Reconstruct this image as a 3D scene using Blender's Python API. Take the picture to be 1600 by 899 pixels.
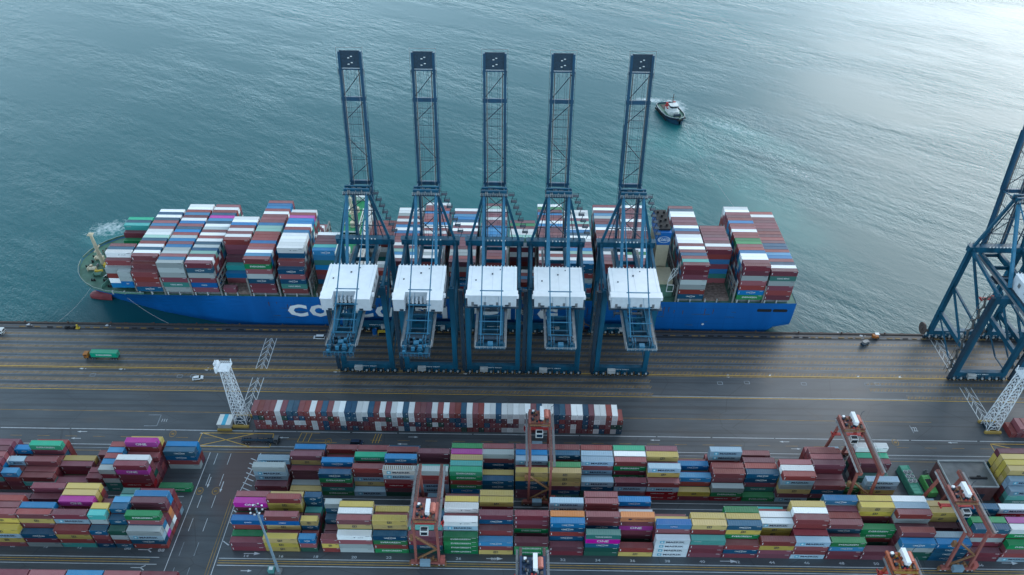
import bpy, math, random
from mathutils import Vector, Matrix
from mathutils.bvhtree import BVHTree
random.seed(7)
for o in list(bpy.data.objects): bpy.data.objects.remove(o)
SC = bpy.context.scene
COL = SC.collection
PI = math.pi
# ------------------------------------------------------------ camera
FPX, PITCH, YAW, ROLL, HGT = 1175.0, math.radians(40.1), math.radians(-.1), math.radians(.73), 250.0
def cam_axes():
    cy, sy = math.cos(YAW), math.sin(YAW)
    f = Vector((sy*math.cos(PITCH), cy*math.cos(PITCH), -math.sin(PITCH)))
    r = Vector((cy, -sy, 0)); u = r.cross(f)
    return f, r*math.cos(ROLL)+u*math.sin(ROLL), -r*math.sin(ROLL)+u*math.cos(ROLL)
CF, CR, CU = cam_axes()
CAMPOS = Vector((0, 0, HGT))
cam = bpy.data.cameras.new('camera'); camo = bpy.data.objects.new('camera', cam); COL.objects.link(camo)
cam.sensor_width = 36; cam.lens = 36*FPX/1600; cam.clip_start = 1; cam.clip_end = 20000
camo.matrix_world = Matrix(((CR.x, CU.x, -CF.x, 0), (CR.y, CU.y, -CF.y, 0), (CR.z, CU.z, -CF.z, HGT), (0, 0, 0, 1)))
SC.camera = camo
# ------------------------------------------------------------ light
SUN_AZ, SUN_EL = math.radians(40), math.radians(27)      # azimuth from +y towards +x
W = bpy.data.worlds.new('World'); SC.world = W; W.use_nodes = True
wn = W.node_tree.nodes; wl = W.node_tree.links; wn.clear()
wo = wn.new('ShaderNodeOutputWorld'); bg = wn.new('ShaderNodeBackground'); sky = wn.new('ShaderNodeTexSky')
sky.sky_type = 'NISHITA'; sky.sun_disc = False; sky.sun_elevation = SUN_EL; sky.sun_rotation = SUN_AZ
sky.air_density = 1.0; sky.dust_density = 1.6; sky.ozone_density = 3.5; sky.altitude = 100
# soft cloud layer over the clear sky
tc = wn.new('ShaderNodeTexCoord'); mp = wn.new('ShaderNodeMapping'); mp.inputs['Scale'].default_value = (1, 1, 2.6)
nz = wn.new('ShaderNodeTexNoise'); nz.inputs['Scale'].default_value = 1.9; nz.inputs['Detail'].default_value = 5
rp = wn.new('ShaderNodeValToRGB'); rp.color_ramp.elements[0].position = .38; rp.color_ramp.elements[1].position = .68
mx = wn.new('ShaderNodeMix'); mx.data_type = 'RGBA'; mx.inputs['B'].default_value = (3.9, 5.1, 6.0, 1)
ma = wn.new('ShaderNodeMath'); ma.operation = 'MULTIPLY_ADD'; ma.inputs[1].default_value = .35; ma.inputs[2].default_value = .5
wl.new(tc.outputs['Generated'], mp.inputs['Vector']); wl.new(mp.outputs[0], nz.inputs['Vector']); wl.new(nz.outputs['Fac'], rp.inputs['Fac'])
wl.new(rp.outputs['Color'], ma.inputs[0]); wl.new(ma.outputs[0], mx.inputs['Factor'])
sz = wn.new('ShaderNodeSeparateXYZ'); wl.new(tc.outputs['Generated'], sz.inputs[0])     # haze: the overcast brightens towards the horizon all round
hr = wn.new('ShaderNodeMapRange'); hr.inputs['From Min'].default_value = .02; hr.inputs['From Max'].default_value = .62; hr.inputs['To Min'].default_value = 3.5; hr.inputs['To Max'].default_value = .80; hr.interpolation_type = 'SMOOTHSTEP'; wl.new(sz.outputs['Z'], hr.inputs['Value'])
cn = wn.new('ShaderNodeMapRange'); cn.inputs['From Min'].default_value = .35; cn.inputs['From Max'].default_value = .65; cn.inputs['To Min'].default_value = .6; cn.inputs['To Max'].default_value = 1.3; wl.new(nz.outputs['Fac'], cn.inputs['Value'])
hm0 = wn.new('ShaderNodeMath'); hm0.operation = 'MULTIPLY'; wl.new(hr.outputs[0], hm0.inputs[0]); wl.new(cn.outputs[0], hm0.inputs[1])
dt_ = wn.new('ShaderNodeVectorMath'); dt_.operation = 'DOT_PRODUCT'; dt_.inputs[1].default_value = (math.sin(SUN_AZ), math.cos(SUN_AZ), 0); wl.new(tc.outputs['Generated'], dt_.inputs[0])
sg_ = wn.new('ShaderNodeMapRange'); sg_.inputs['From Min'].default_value = -1; sg_.inputs['From Max'].default_value = 1; sg_.inputs['To Min'].default_value = .62; sg_.inputs['To Max'].default_value = 1.38; wl.new(dt_.outputs['Value'], sg_.inputs['Value'])   # the cloud layer is thinner on the sun's side
hm = wn.new('ShaderNodeMath'); hm.operation = 'MULTIPLY'; wl.new(hm0.outputs[0], hm.inputs[0]); wl.new(sg_.outputs[0], hm.inputs[1])
vm = wn.new('ShaderNodeVectorMath'); vm.operation = 'SCALE'; vm.inputs[0].default_value = (3.7, 5.0, 5.9); wl.new(hm.outputs[0], vm.inputs['Scale']); wl.new(vm.outputs[0], mx.inputs['B'])
wl.new(sky.outputs[0], mx.inputs['A']); wl.new(mx.outputs['Result'], bg.inputs['Color'])
bg.inputs['Strength'].default_value = 0.15; wl.new(bg.outputs[0], wo.inputs['Surface'])
sl = bpy.data.lights.new('sun', 'SUN'); sl.energy = 0.7; sl.angle = math.radians(36); sl.color = (1, .97, .94)
so = bpy.data.objects.new('sun', sl); COL.objects.link(so)
sd = Vector((math.sin(SUN_AZ)*math.cos(SUN_EL), math.cos(SUN_AZ)*math.cos(SUN_EL), math.sin(SUN_EL)))
so.rotation_euler = sd.to_track_quat('Z', 'Y').to_euler(); so.location = (300, 600, 400)
vs = SC.view_settings; vs.view_transform = 'Standard'; vs.look = 'None'; vs.exposure = 0.53; vs.gamma = 1
# ------------------------------------------------------------ pixel -> world helper used to lay out the plan
def at(px, py, z=0.0):
    d = CF+CR*((px-800)/FPX)-CU*((py-449.5)/FPX)
    return CAMPOS+d*((z-HGT)/d.z)
# ------------------------------------------------------------ materials
MATS = {}
def mat(name, col, rough=.6, metal=0, var=.12, spec=.4, scale=.6, streak=False, bump=0.0):
    if name in MATS: return MATS[name]
    m = bpy.data.materials.new(name); m.use_nodes = True; n = m.node_tree.nodes; l = m.node_tree.links
    b = n['Principled BSDF']; b.inputs['Roughness'].default_value = rough; b.inputs['Metallic'].default_value = metal
    b.inputs['Specular IOR Level'].default_value = spec
    g = n.new('ShaderNodeNewGeometry'); nt = n.new('ShaderNodeTexNoise'); nt.inputs['Scale'].default_value = scale; nt.inputs['Detail'].default_value = 4
    vec = g.outputs['Position']
    if streak:
        mpp = n.new('ShaderNodeMapping'); mpp.inputs['Scale'].default_value = (1, 1, .15); l.new(vec, mpp.inputs['Vector']); vec = mpp.outputs[0]
    l.new(vec, nt.inputs['Vector'])
    mr = n.new('ShaderNodeMapRange'); mr.inputs['From Min'].default_value = .25; mr.inputs['From Max'].default_value = .75
    mr.inputs['To Min'].default_value = 1-var; mr.inputs['To Max'].default_value = 1+var; l.new(nt.outputs['Fac'], mr.inputs['Value'])
    mm = n.new('ShaderNodeMix'); mm.data_type = 'RGBA'; mm.blend_type = 'MULTIPLY'; mm.inputs['Factor'].default_value = 1
    mm.inputs['A'].default_value = (*col, 1)
    oi = n.new('ShaderNodeObjectInfo'); ov = n.new('ShaderNodeMapRange'); ov.inputs['To Min'].default_value = .88; ov.inputs['To Max'].default_value = 1.12; l.new(oi.outputs['Random'], ov.inputs['Value'])
    om = n.new('ShaderNodeMath'); om.operation = 'MULTIPLY'; l.new(ov.outputs[0], om.inputs[0]); l.new(mr.outputs[0], om.inputs[1]); l.new(om.outputs[0], mm.inputs['B']); l.new(mm.outputs['Result'], b.inputs['Base Color'])
    MATS[name] = m; return m
def paintmat(name, col):
    """container paint: per-container shade, rust blotches, faded dusty roof panels"""
    m = bpy.data.materials.new(name); m.use_nodes = True; n = m.node_tree.nodes; l = m.node_tree.links
    b = n['Principled BSDF']; b.inputs['Roughness'].default_value = .5; b.inputs['Specular IOR Level'].default_value = .35
    g = n.new('ShaderNodeNewGeometry'); oi = n.new('ShaderNodeObjectInfo'); at_ = n.new('ShaderNodeAttribute'); at_.attribute_name = 'tint'
    ad = n.new('ShaderNodeMath'); ad.operation = 'ADD'; l.new(oi.outputs['Random'], ad.inputs[0]); l.new(at_.outputs['Fac'], ad.inputs[1])
    fr = n.new('ShaderNodeMath'); fr.operation = 'FRACT'; l.new(ad.outputs[0], fr.inputs[0])
    hsv = n.new('ShaderNodeHueSaturation'); hsv.inputs['Color'].default_value = (*col, 1)
    r1 = n.new('ShaderNodeMapRange'); r1.inputs['To Min'].default_value = .72; r1.inputs['To Max'].default_value = 1.28; l.new(fr.outputs[0], r1.inputs['Value']); l.new(r1.outputs[0], hsv.inputs['Value'])
    m7 = n.new('ShaderNodeMath'); m7.operation = 'MULTIPLY'; m7.inputs[1].default_value = 7.31; l.new(fr.outputs[0], m7.inputs[0])
    f7 = n.new('ShaderNodeMath'); f7.operation = 'FRACT'; l.new(m7.outputs[0], f7.inputs[0])
    r2 = n.new('ShaderNodeMapRange'); r2.inputs['To Min'].default_value = .86; r2.inputs['To Max'].default_value = 1.12; l.new(f7.outputs[0], r2.inputs['Value']); l.new(r2.outputs[0], hsv.inputs['Saturation'])
    r3 = n.new('ShaderNodeMapRange'); r3.inputs['To Min'].default_value = .49; r3.inputs['To Max'].default_value = .51; l.new(f7.outputs[0], r3.inputs['Value']); l.new(r3.outputs[0], hsv.inputs['Hue'])
    # rust and dirt
    nt = n.new('ShaderNodeTexNoise'); nt.inputs['Scale'].default_value = .9; nt.inputs['Detail'].default_value = 6; nt.inputs['Roughness'].default_value = .7; l.new(g.outputs['Position'], nt.inputs['Vector'])
    rr = n.new('ShaderNodeValToRGB'); rr.color_ramp.elements[0].position = .60; rr.color_ramp.elements[1].position = .74; l.new(nt.outputs['Fac'], rr.inputs['Fac'])
    ms = n.new('ShaderNodeMath'); ms.operation = 'MULTIPLY'; ms.inputs[1].default_value = .32; l.new(rr.outputs['Color'], ms.inputs[0])
    mm = n.new('ShaderNodeMix'); mm.data_type = 'RGBA'; mm.inputs['B'].default_value = (.12, .09, .08, 1); l.new(ms.outputs[0], mm.inputs['Factor']); l.new(hsv.outputs[0], mm.inputs['A'])
    # dusty faded roofs (dust settles on upward faces)
    sx = n.new('ShaderNodeSeparateXYZ'); l.new(g.outputs['True Normal'], sx.inputs[0])
    up = n.new('ShaderNodeMath'); up.operation = 'GREATER_THAN'; up.inputs[1].default_value = .7; l.new(sx.outputs['Z'], up.inputs[0])
    n2 = n.new('ShaderNodeTexNoise'); n2.inputs['Scale'].default_value = .35; n2.inputs['Detail'].default_value = 3; l.new(g.outputs['Position'], n2.inputs['Vector'])
    du = n.new('ShaderNodeMath'); du.operation = 'MULTIPLY'; l.new(up.outputs[0], du.inputs[0])
    d2 = n.new('ShaderNodeMath'); d2.operation = 'MULTIPLY_ADD'; d2.inputs[1].default_value = .17; d2.inputs[2].default_value = .0; l.new(n2.outputs['Fac'], d2.inputs[0]); l.new(d2.outputs[0], du.inputs[1])
    m2 = n.new('ShaderNodeMix'); m2.data_type = 'RGBA'; m2.inputs['B'].default_value = (.42, .40, .38, 1); l.new(du.outputs[0], m2.inputs['Factor']); l.new(mm.outputs['Result'], m2.inputs['A'])
    l.new(m2.outputs['Result'], b.inputs['Base Color'])
    return m
CC = {  # colour code -> (word, linear base colour)
 'r': ('rust-red', (.24, .055, .060)), 'p': ('maroon', (.17, .042, .062)), 'y': ('yellow', (.50, .37, .11)), 'G': ('green', (.008, .20, .065)),
 'E': ('emerald', (.012, .36, .20)), 'M': ('magenta', (.45, .03, .31)), 'L': ('pale-blue', (.30, .43, .52)), 'w': ('white', (.80, .82, .82)),
 'W': ('off-white', (.62, .68, .72)), 'g': ('grey', (.36, .41, .41)), 'b': ('bright-blue', (.001, .18, .40)), 'n': ('navy', (.002, .075, .15)), 'B': ('royal-blue', (.001, .14, .38)),
 't': ('dark-teal', (.04, .18, .16)), 'c': ('turquoise', (.07, .38, .35)), 'm': ('mint', (.26, .48, .41)), 'o': ('orange', (.62, .22, .06)),
 'k': ('dark-green', (.012, .075, .055)), 'd': ('deep-red', (.27, .02, .035)), 'f': ('white-topped', (.66, .64, .60))}
PM = {k: paintmat('container_paint_'+v[0].replace('-', '_'), v[1]) for k, v in CC.items()}
M_WT = mat('white_lettering', (.8, .82, .82), .5, var=.03); M_DK = mat('dark_lettering', (.015, .03, .07), .5, var=.05); M_ST = mat('star_blue', (.06, .42, .6), .5, var=.03)
M_GAL = mat('galvanised_corner', (.45, .45, .45), .45, .3)
M_CR = mat('crane_blue', (.002, .072, .13), .5, var=.4, scale=.35, streak=True); M_CRB = mat('crane_boom_dark_blue', (.002, .048, .10), .5, var=.4, scale=.5, streak=True)
M_CRL = mat('crane_light_blue', (.028, .155, .26), .45, var=.2)
M_CRD = mat('crane_machinery_dark', (.012, .035, .06), .6, var=.4, scale=1.5)
M_HS = mat('machinery_house_white', (.86, .88, .90), .4, var=.05, scale=.4); M_HW = mat('machinery_house_wall', (.62, .66, .70), .5, var=.08)
M_GRY = mat('grey_steel', (.20, .21, .22), .5, .2, var=.25); M_LGT = mat('light_grey_steel', (.42, .44, .44), .5, var=.2); M_BLK = mat('black_rubber', (.012, .012, .014), .7)
M_RTG = mat('gantry_salmon_red', (.33, .105, .085), .5, var=.22, scale=.5, streak=True); M_RTGO = mat('gantry_orange_red', (.42, .10, .04), .5, var=.25, scale=.8)
M_BRN = mat('rail_brown', (.10, .075, .065), .7, var=.3); M_MST = mat('mast_white', (.72, .75, .78), .45, var=.06)
M_YEL = mat('machine_yellow', (.55, .38, .04), .5, var=.15); M_GLS = mat('dark_glass', (.01, .02, .03), .08, var=.05, spec=.8); M_RED = mat('signal_red', (.42, .03, .03), .5)
M_DKG = mat('deck_green', (.085, .19, .14), .6, var=.3, scale=.3); M_HUL = mat('hull_blue', (.001, .108, .36), .45, var=.22, scale=.09, streak=True)
M_BOOT = mat('hull_boot_red', (.20, .03, .035), .5, var=.2); M_CRM = mat('cream_paint', (.52, .46, .33), .5, var=.08); M_WHP = mat('ship_white', (.72, .74, .72), .5, var=.1)
M_GEN = mat('genset_green', (.08, .36, .25), .5, var=.2); M_GENL = mat('genset_light_green', (.12, .40, .12), .5, var=.15); M_HTC = mat('hatch_cover_brown', (.16, .115, .10), .7, var=.5, scale=.8)
# ------------------------------------------------------------ mesh builder
class MB:
    def __init__(s): s.v = []; s.f = []; s.m = []; s.t = []
    def box(s, x0, x1, y0, y1, z0, z1, m=0, t=0, skip=''):
        b = len(s.v); s.v += [(x0, y0, z0), (x1, y0, z0), (x1, y1, z0), (x0, y1, z0), (x0, y0, z1), (x1, y0, z1), (x1, y1, z1), (x0, y1, z1)]
        for k, q in (('b', (0, 3, 2, 1)), ('t', (4, 5, 6, 7)), ('f', (0, 1, 5, 4)), ('r', (1, 2, 6, 5)), ('k', (2, 3, 7, 6)), ('l', (3, 0, 4, 7))):
            if k not in skip: s.f.append(tuple(b+i for i in q)); s.m.append(m); s.t.append(t)
        return s
    def beam(s, p, q, w, h=None, m=0, up=(0, 0, 1)):
        h = h or w; p = Vector(p); q = Vector(q); d = (q-p)
        if d.length < 1e-6: return s
        d.normalize(); u = Vector(up)
        if abs(d.dot(u)) > .98: u = Vector((0, 1, 0))
        sd_ = d.cross(u).normalized(); uu = sd_.cross(d).normalized(); b = len(s.v)
        for c in (p, q):
            for a, e in ((-1, -1), (1, -1), (1, 1), (-1, 1)): s.v.append(tuple(c+sd_*(a*w/2)+uu*(e*h/2)))
        for f in ((0, 1, 2, 3), (7, 6, 5, 4), (0, 4, 5, 1), (1, 5, 6, 2), (2, 6, 7, 3), (3, 7, 4, 0)): s.f.append(tuple(b+i for i in f)); s.m.append(m); s.t.append(0)
        return s
    def cyl(s, p, q, r, n=10, m=0, r2=None):
        p = Vector(p); q = Vector(q); d = (q-p).normalized(); u = Vector((0, 0, 1)) if abs(d.z) < .9 else Vector((1, 0, 0))
        a = d.cross(u).normalized(); c = d.cross(a); b = len(s.v); r2 = r if r2 is None else r2
        for P_, R_ in ((p, r), (q, r2)):
            for i in range(n): t = 2*PI*i/n; s.v.append(tuple(P_+a*(R_*math.cos(t))+c*(R_*math.sin(t))))
        for i in range(n):
            j = (i+1) % n; s.f.append((b+i, b+n+i, b+n+j, b+j)); s.m.append(m); s.t.append(0)
        s.f.append(tuple(b+i for i in range(n))); s.f.append(tuple(b+n+i for i in reversed(range(n)))); s.m += [m, m]; s.t += [0, 0]
        return s
    def quad(s, a, b_, c, d, m=0, t=0):
        b = len(s.v); s.v += [tuple(a), tuple(b_), tuple(c), tuple(d)]; s.f.append((b, b+1, b+2, b+3)); s.m.append(m); s.t.append(t); return s
    def poly(s, pts, m=0):
        b = len(s.v); s.v += [tuple(p) for p in pts]; s.f.append(tuple(range(b, b+len(pts)))); s.m.append(m); s.t.append(0); return s
    def prism(s, pts, z0, z1, m=0):
        n = len(pts); b = len(s.v); s.v += [(x, y, z0) for x, y in pts]+[(x, y, z1) for x, y in pts]
        s.f.append(tuple(b+i for i in reversed(range(n)))); s.f.append(tuple(b+n+i for i in range(n))); s.m += [m, m]; s.t += [0, 0]
        for i in range(n):
            j = (i+1) % n; s.f.append((b+i, b+j, b+n+j, b+n+i)); s.m.append(m); s.t.append(0)
        return s
    def add(s, vf, tf, m=0, t=0):
        b = len(s.v); s.v += [tf(v) for v in vf[0]]
        for f in vf[1]: s.f.append(tuple(b+i for i in f)); s.m.append(m); s.t.append(t)
        return s
    def mesh(s, name, mats):
        me = bpy.data.meshes.new(name); me.from_pydata(s.v, [], s.f)
        for m in (mats if isinstance(mats, (list, tuple)) else [mats]): me.materials.append(m)
        me.polygons.foreach_set('material_index', s.m)
        if any(s.t):
            a = me.attributes.new('tint', 'FLOAT', 'FACE'); a.data.foreach_set('value', s.t)
        me.update(); return me
    def build(s, name, mats, parent=None, **k):
        return link(name, s.mesh(name, mats), parent, **k)
def link(name, me, parent=None, loc=None, rz=0, label=None, cat=None, group=None, kind=None):
    o = bpy.data.objects.new(name, me); COL.objects.link(o)
    if parent is not None: o.parent = parent
    if loc is not None: o.location = loc
    if rz: o.rotation_euler = (0, 0, rz)
    return tag(o, label, cat, group, kind)
def tag(o, label=None, cat=None, group=None, kind=None):
    if label: o['label'] = label
    if cat: o['category'] = cat
    if group: o['group'] = group
    if kind: o['kind'] = kind
    return o
def copy_tree(o, parent=None):
    c = o.copy(); COL.objects.link(c); c.parent = parent
    for ch in [x for x in KIDS(o)]: copy_tree(ch, c)
    return c
def KIDS(o): return [x for x in bpy.data.objects if x.parent == o] if False else list(o.children)
# ------------------------------------------------------------ lettering
TXT = {}
def text(s, off=.018):
    """flat letter mesh, height 1, starting at x=0; returns (verts, faces, width)"""
    if (s, off) in TXT: return TXT[(s, off)]
    cu = bpy.data.curves.new('t', 'FONT'); cu.body = s; cu.resolution_u = 2; cu.fill_mode = 'FRONT'; cu.offset = off
    o = bpy.data.objects.new('t', cu); COL.objects.link(o)
    dg = bpy.context.evaluated_depsgraph_get(); me = bpy.data.meshes.new_from_object(o.evaluated_get(dg))
    vs_ = [tuple(v.co) for v in me.vertices]; fs = [tuple(p.vertices) for p in me.polygons]
    bpy.data.objects.remove(o); bpy.data.curves.remove(cu); bpy.data.meshes.remove(me)
    x0 = min(v[0] for v in vs_); x1 = max(v[0] for v in vs_); y0 = min(v[1] for v in vs_); y1 = max(v[1] for v in vs_)
    h = y1-y0
    TXT[(s, off)] = ([((v[0]-x0)/h, (v[1]-y0)/h) for v in vs_], fs, (x1-x0)/h); return TXT[(s, off)]
def put_text(mb, s, cx, z, h, y, wscale=1.2, m=0, center=True, width=None, off=.018):
    """letters on a wall facing -y; z = bottom of letters"""
    v, f, w = text(s, off)
    if width: wscale = width/(w*h)
    x0 = cx-w*h*wscale/2 if center else cx
    mb.add((v, f), lambda p: (x0+p[0]*h*wscale, y, z+p[1]*h), m)
def ground_text(mb, s, cx, cy, h, z=.012, ws=1.0, m=0):
    v, f, w = text(s); x0 = cx-w*h*ws/2
    mb.add((v, f), lambda p: (x0+p[0]*h*ws, cy-h/2+p[1]*h, z), m)
# ------------------------------------------------------------ water, quay and ground
def water_mat():
    m = bpy.data.materials.new('sea_water'); m.use_nodes = True; n = m.node_tree.nodes; l = m.node_tree.links; b = n['Principled BSDF']
    g = n.new('ShaderNodeNewGeometry'); b.inputs['Roughness'].default_value = .16; b.inputs['IOR'].default_value = 1.333; b.inputs['Specular IOR Level'].default_value = .5
    def mapn(rot, sc, scale, det=3, rough=.55):
        mp_ = n.new('ShaderNodeMapping'); mp_.inputs['Rotation'].default_value = (0, 0, rot); mp_.inputs['Scale'].default_value = sc
        t = n.new('ShaderNodeTexNoise'); t.inputs['Scale'].default_value = scale; t.inputs['Detail'].default_value = det; t.inputs['Roughness'].default_value = rough
        r0 = n.new('ShaderNodeMapping'); r0.inputs['Rotation'].default_value = (0, 0, rot)
        l.new(g.outputs['Position'], r0.inputs['Vector']); mp_.inputs['Rotation'].default_value = (0, 0, 0); l.new(r0.outputs[0], mp_.inputs['Vector']); l.new(mp_.outputs[0], t.inputs['Vector']); return t
    def math_(op, a, b_=None, v=None, v2=None):
        k = n.new('ShaderNodeMath'); k.operation = op; l.new(a, k.inputs[0])
        if b_ is not None: l.new(b_, k.inputs[1])
        if v is not None: k.inputs[1].default_value = v
        if v2 is not None: k.inputs[2].default_value = v2
        return k.outputs[0]
    w1 = mapn(math.radians(46), (.42, 1, 1), .33, 4); w2 = mapn(math.radians(60), (.55, 1, 1), 1.05, 4, .62); w3 = mapn(math.radians(30), (.3, 1, 1), .07, 2)
    s = math_('ADD', math_('MULTIPLY', w1.outputs['Fac'], v=.50), math_('MULTIPLY', w2.outputs['Fac'], v=.30)); s = math_('ADD', s, math_('MULTIPLY', w3.outputs['Fac'], v=1.1))
    # wind patches: where the ripples are strong or weak
    wp = mapn(.5, (.7, 1.6, 1), .009, 4); wr = n.new('ShaderNodeMapRange'); wr.inputs['From Min'].default_value = .35; wr.inputs['From Max'].default_value = .65; wr.inputs['To Min'].default_value = .05; wr.inputs['To Max'].default_value = 1.1; l.new(wp.outputs['Fac'], wr.inputs['Value'])
    bu = n.new('ShaderNodeBump'); bu.inputs['Distance'].default_value = 1.0; l.new(s, bu.inputs['Height']); l.new(wr.outputs[0], bu.inputs['Strength']); l.new(bu.outputs[0], b.inputs['Normal'])
    # colour: deep teal, milky turquoise where the tug stirs it up
    base = n.new('ShaderNodeMix'); base.data_type = 'RGBA'; base.inputs['A'].default_value = (.008, .098, .112, 1); base.inputs['B'].default_value = (.020, .175, .175, 1)
    def blob(cx, cy, rx, ry, rot=0.):
        mp_ = n.new('ShaderNodeMapping'); mp_.vector_type = 'TEXTURE'; mp_.inputs['Location'].default_value = (cx, cy, -4); mp_.inputs['Rotation'].default_value = (0, 0, rot); mp_.inputs['Scale'].default_value = (rx, ry, 1e5)
        l.new(g.outputs['Position'], mp_.inputs['Vector']); ln = n.new('ShaderNodeVectorMath'); ln.operation = 'LENGTH'; l.new(mp_.outputs[0], ln.inputs[0])
        r_ = n.new('ShaderNodeMapRange'); r_.interpolation_type = 'SMOOTHSTEP'; r_.inputs['From Min'].default_value = 1; r_.inputs['From Max'].default_value = .1; l.new(ln.outputs['Value'], r_.inputs['Value']); return r_.outputs[0]
    def mx_(a, b_): return math_('MAXIMUM', a, b_)
    tur = mx_(mx_(mx_(blob(150, 385, 40, 105, .35), blob(112, 455, 60, 40)), math_('MULTIPLY', blob(40, 380, 260, 90), v=.55)), mx_(math_('MULTIPLY', blob(163, 465, 75, 22, -.75), v=.8), blob(-222, 342, 30, 20)))
    tn = mapn(.9, (1, .5, 1), .05, 4, .6); tm = math_('MULTIPLY', tur, math_('MULTIPLY_ADD', tn.outputs['Fac'], v=1.4, v2=.1)); l.new(tm, base.inputs['Factor'])
    # foam streaks behind the tugs
    fn = mapn(.7, (1, 1, 1), .42, 6, .72)
    fo = mx_(mx_(blob(100, 521, 22, 8, .0), blob(116, 518, 15, 9, -.1)), mx_(blob(120, 505, 9, 20, -.2), math_('MULTIPLY', blob(150, 482, 48, 9, -.62), v=.6)))
    fo = mx_(fo, mx_(math_('MULTIPLY', blob(176, 434, 52, 9, -1.05), v=.4), math_('MULTIPLY', blob(120, 350, 30, 12, .6), v=.55)))
    fo = mx_(fo, mx_(math_('MULTIPLY', blob(-214, 337, 17, 9, -.3), v=.85), math_('MULTIPLY', blob(-232, 349, 20, 13, .3), v=.85)))
    th = math_('ADD', fn.outputs['Fac'], math_('MULTIPLY', fo, v=.36)); fr = n.new('ShaderNodeMapRange'); fr.inputs['From Min'].default_value = .66; fr.inputs['From Max'].default_value = 1.0; l.new(th, fr.inputs['Value'])
    fm = math_('MULTIPLY', fr.outputs[0], math_('MINIMUM', math_('MULTIPLY', fo, v=4), v=1))
    c2 = n.new('ShaderNodeMix'); c2.data_type = 'RGBA'; c2.inputs['B'].default_value = (.62, .70, .72, 1); l.new(fm, c2.inputs['Factor']); l.new(base.outputs['Result'], c2.inputs['A']); l.new(c2.outputs['Result'], b.inputs['Base Color'])
    ro = math_('MULTIPLY_ADD', fm, v=.5, v2=.27); l.new(ro, b.inputs['Roughness'])
    return m
WATER = water_mat()
q = MB().quad((-6000, 100, -4), (6000, 100, -4), (6000, 9000, -4), (-6000, 9000, -4)); q.build('water', WATER, kind='structure')
def ground_mat():
    m = bpy.data.materials.new('wet_asphalt'); m.use_nodes = True; n = m.node_tree.nodes; l = m.node_tree.links; b = n['Principled BSDF']
    g = n.new('ShaderNodeNewGeometry')
    def ns(scale, det, sc=(1, 1, 1)):
        mp_ = n.new('ShaderNodeMapping'); mp_.inputs['Scale'].default_value = sc; l.new(g.outputs['Position'], mp_.inputs['Vector'])
        t = n.new('ShaderNodeTexNoise'); t.inputs['Scale'].default_value = scale; t.inputs['Detail'].default_value = det; l.new(mp_.outputs[0], t.inputs['Vector']); return t.outputs['Fac']
    a = ns(.018, 4); c = ns(.25, 6, (.25, 1, 1)); d = ns(2.5, 3)
    m1 = n.new('ShaderNodeMath'); m1.operation = 'ADD'; l.new(a, m1.inputs[0]); l.new(c, m1.inputs[1]); m2 = n.new('ShaderNodeMath'); m2.operation = 'MULTIPLY_ADD'; m2.inputs[1].default_value = .35; l.new(d, m2.inputs[0]); l.new(m1.outputs[0], m2.inputs[2])
    cr = n.new('ShaderNodeValToRGB'); e = cr.color_ramp.elements; e[0].position = .9; e[0].color = (.038, .048, .058, 1); e[1].position = 1.45; e[1].color = (.080, .092, .104, 1)
    dv = n.new('ShaderNodeMapRange'); dv.inputs['From Min'].default_value = 0; dv.inputs['From Max'].default_value = 1.6; l.new(m2.outputs[0], dv.inputs['Value']); e[0].position = .48; e[1].position = .88; l.new(dv.outputs[0], cr.inputs['Fac'])
    # fine dark cracks / joints
    vo = n.new('ShaderNodeTexVoronoi'); vo.feature = 'DISTANCE_TO_EDGE'; vo.inputs['Scale'].default_value = .06; mp_ = n.new('ShaderNodeMapping'); mp_.inputs['Scale'].default_value = (.55, 1.2, 0); l.new(g.outputs['Position'], mp_.inputs['Vector']); l.new(mp_.outputs[0], vo.inputs['Vector'])
    lt = n.new('ShaderNodeMath'); lt.operation = 'LESS_THAN'; lt.inputs[1].default_value = .006; l.new(vo.outputs['Distance'], lt.inputs[0]); lm = n.new('ShaderNodeMath'); lm.operation = 'MULTIPLY'; lm.inputs[1].default_value = .35; l.new(lt.outputs[0], lm.inputs[0])
    mm = n.new('ShaderNodeMix'); mm.data_type = 'RGBA'; mm.inputs['B'].default_value = (.018, .02, .022, 1); l.new(lm.outputs[0], mm.inputs['Factor']); l.new(cr.outputs[0], mm.inputs['A'])
    # red-brown stained patch at the head of the yard blocks
    sp = n.new('ShaderNodeMapping'); sp.vector_type = 'TEXTURE'; sp.inputs['Location'].default_value = (-108, 180, 0); sp.inputs['Scale'].default_value = (11, 24, 1e5); l.new(g.outputs['Position'], sp.inputs['Vector'])
    ln = n.new('ShaderNodeVectorMath'); ln.operation = 'LENGTH'; l.new(sp.outputs[0], ln.inputs[0]); r_ = n.new('ShaderNodeMapRange'); r_.inputs['From Min'].default_value = 1.; r_.inputs['From Max'].default_value = .5; r_.inputs['To Max'].default_value = .7; l.new(ln.outputs['Value'], r_.inputs['Value'])
    ty_ = ns(.6, 3, (.012, 1, 1)); tr_ = n.new('ShaderNodeMapRange'); tr_.inputs['From Min'].default_value = .52; tr_.inputs['From Max'].default_value = .68; tr_.inputs['To Max'].default_value = .5; l.new(ty_, tr_.inputs['Value'])
    st_ = ns(.11, 6, (.5, 1, 1)); sr_ = n.new('ShaderNodeMapRange'); sr_.inputs['From Min'].default_value = .56; sr_.inputs['From Max'].default_value = .7; sr_.inputs['To Max'].default_value = .45; l.new(st_, sr_.inputs['Value'])
    mt1 = n.new('ShaderNodeMix'); mt1.data_type = 'RGBA'; mt1.inputs['B'].default_value = (.026, .026, .028, 1); l.new(tr_.outputs[0], mt1.inputs['Factor']); l.new(mm.outputs['Result'], mt1.inputs['A'])
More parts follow.
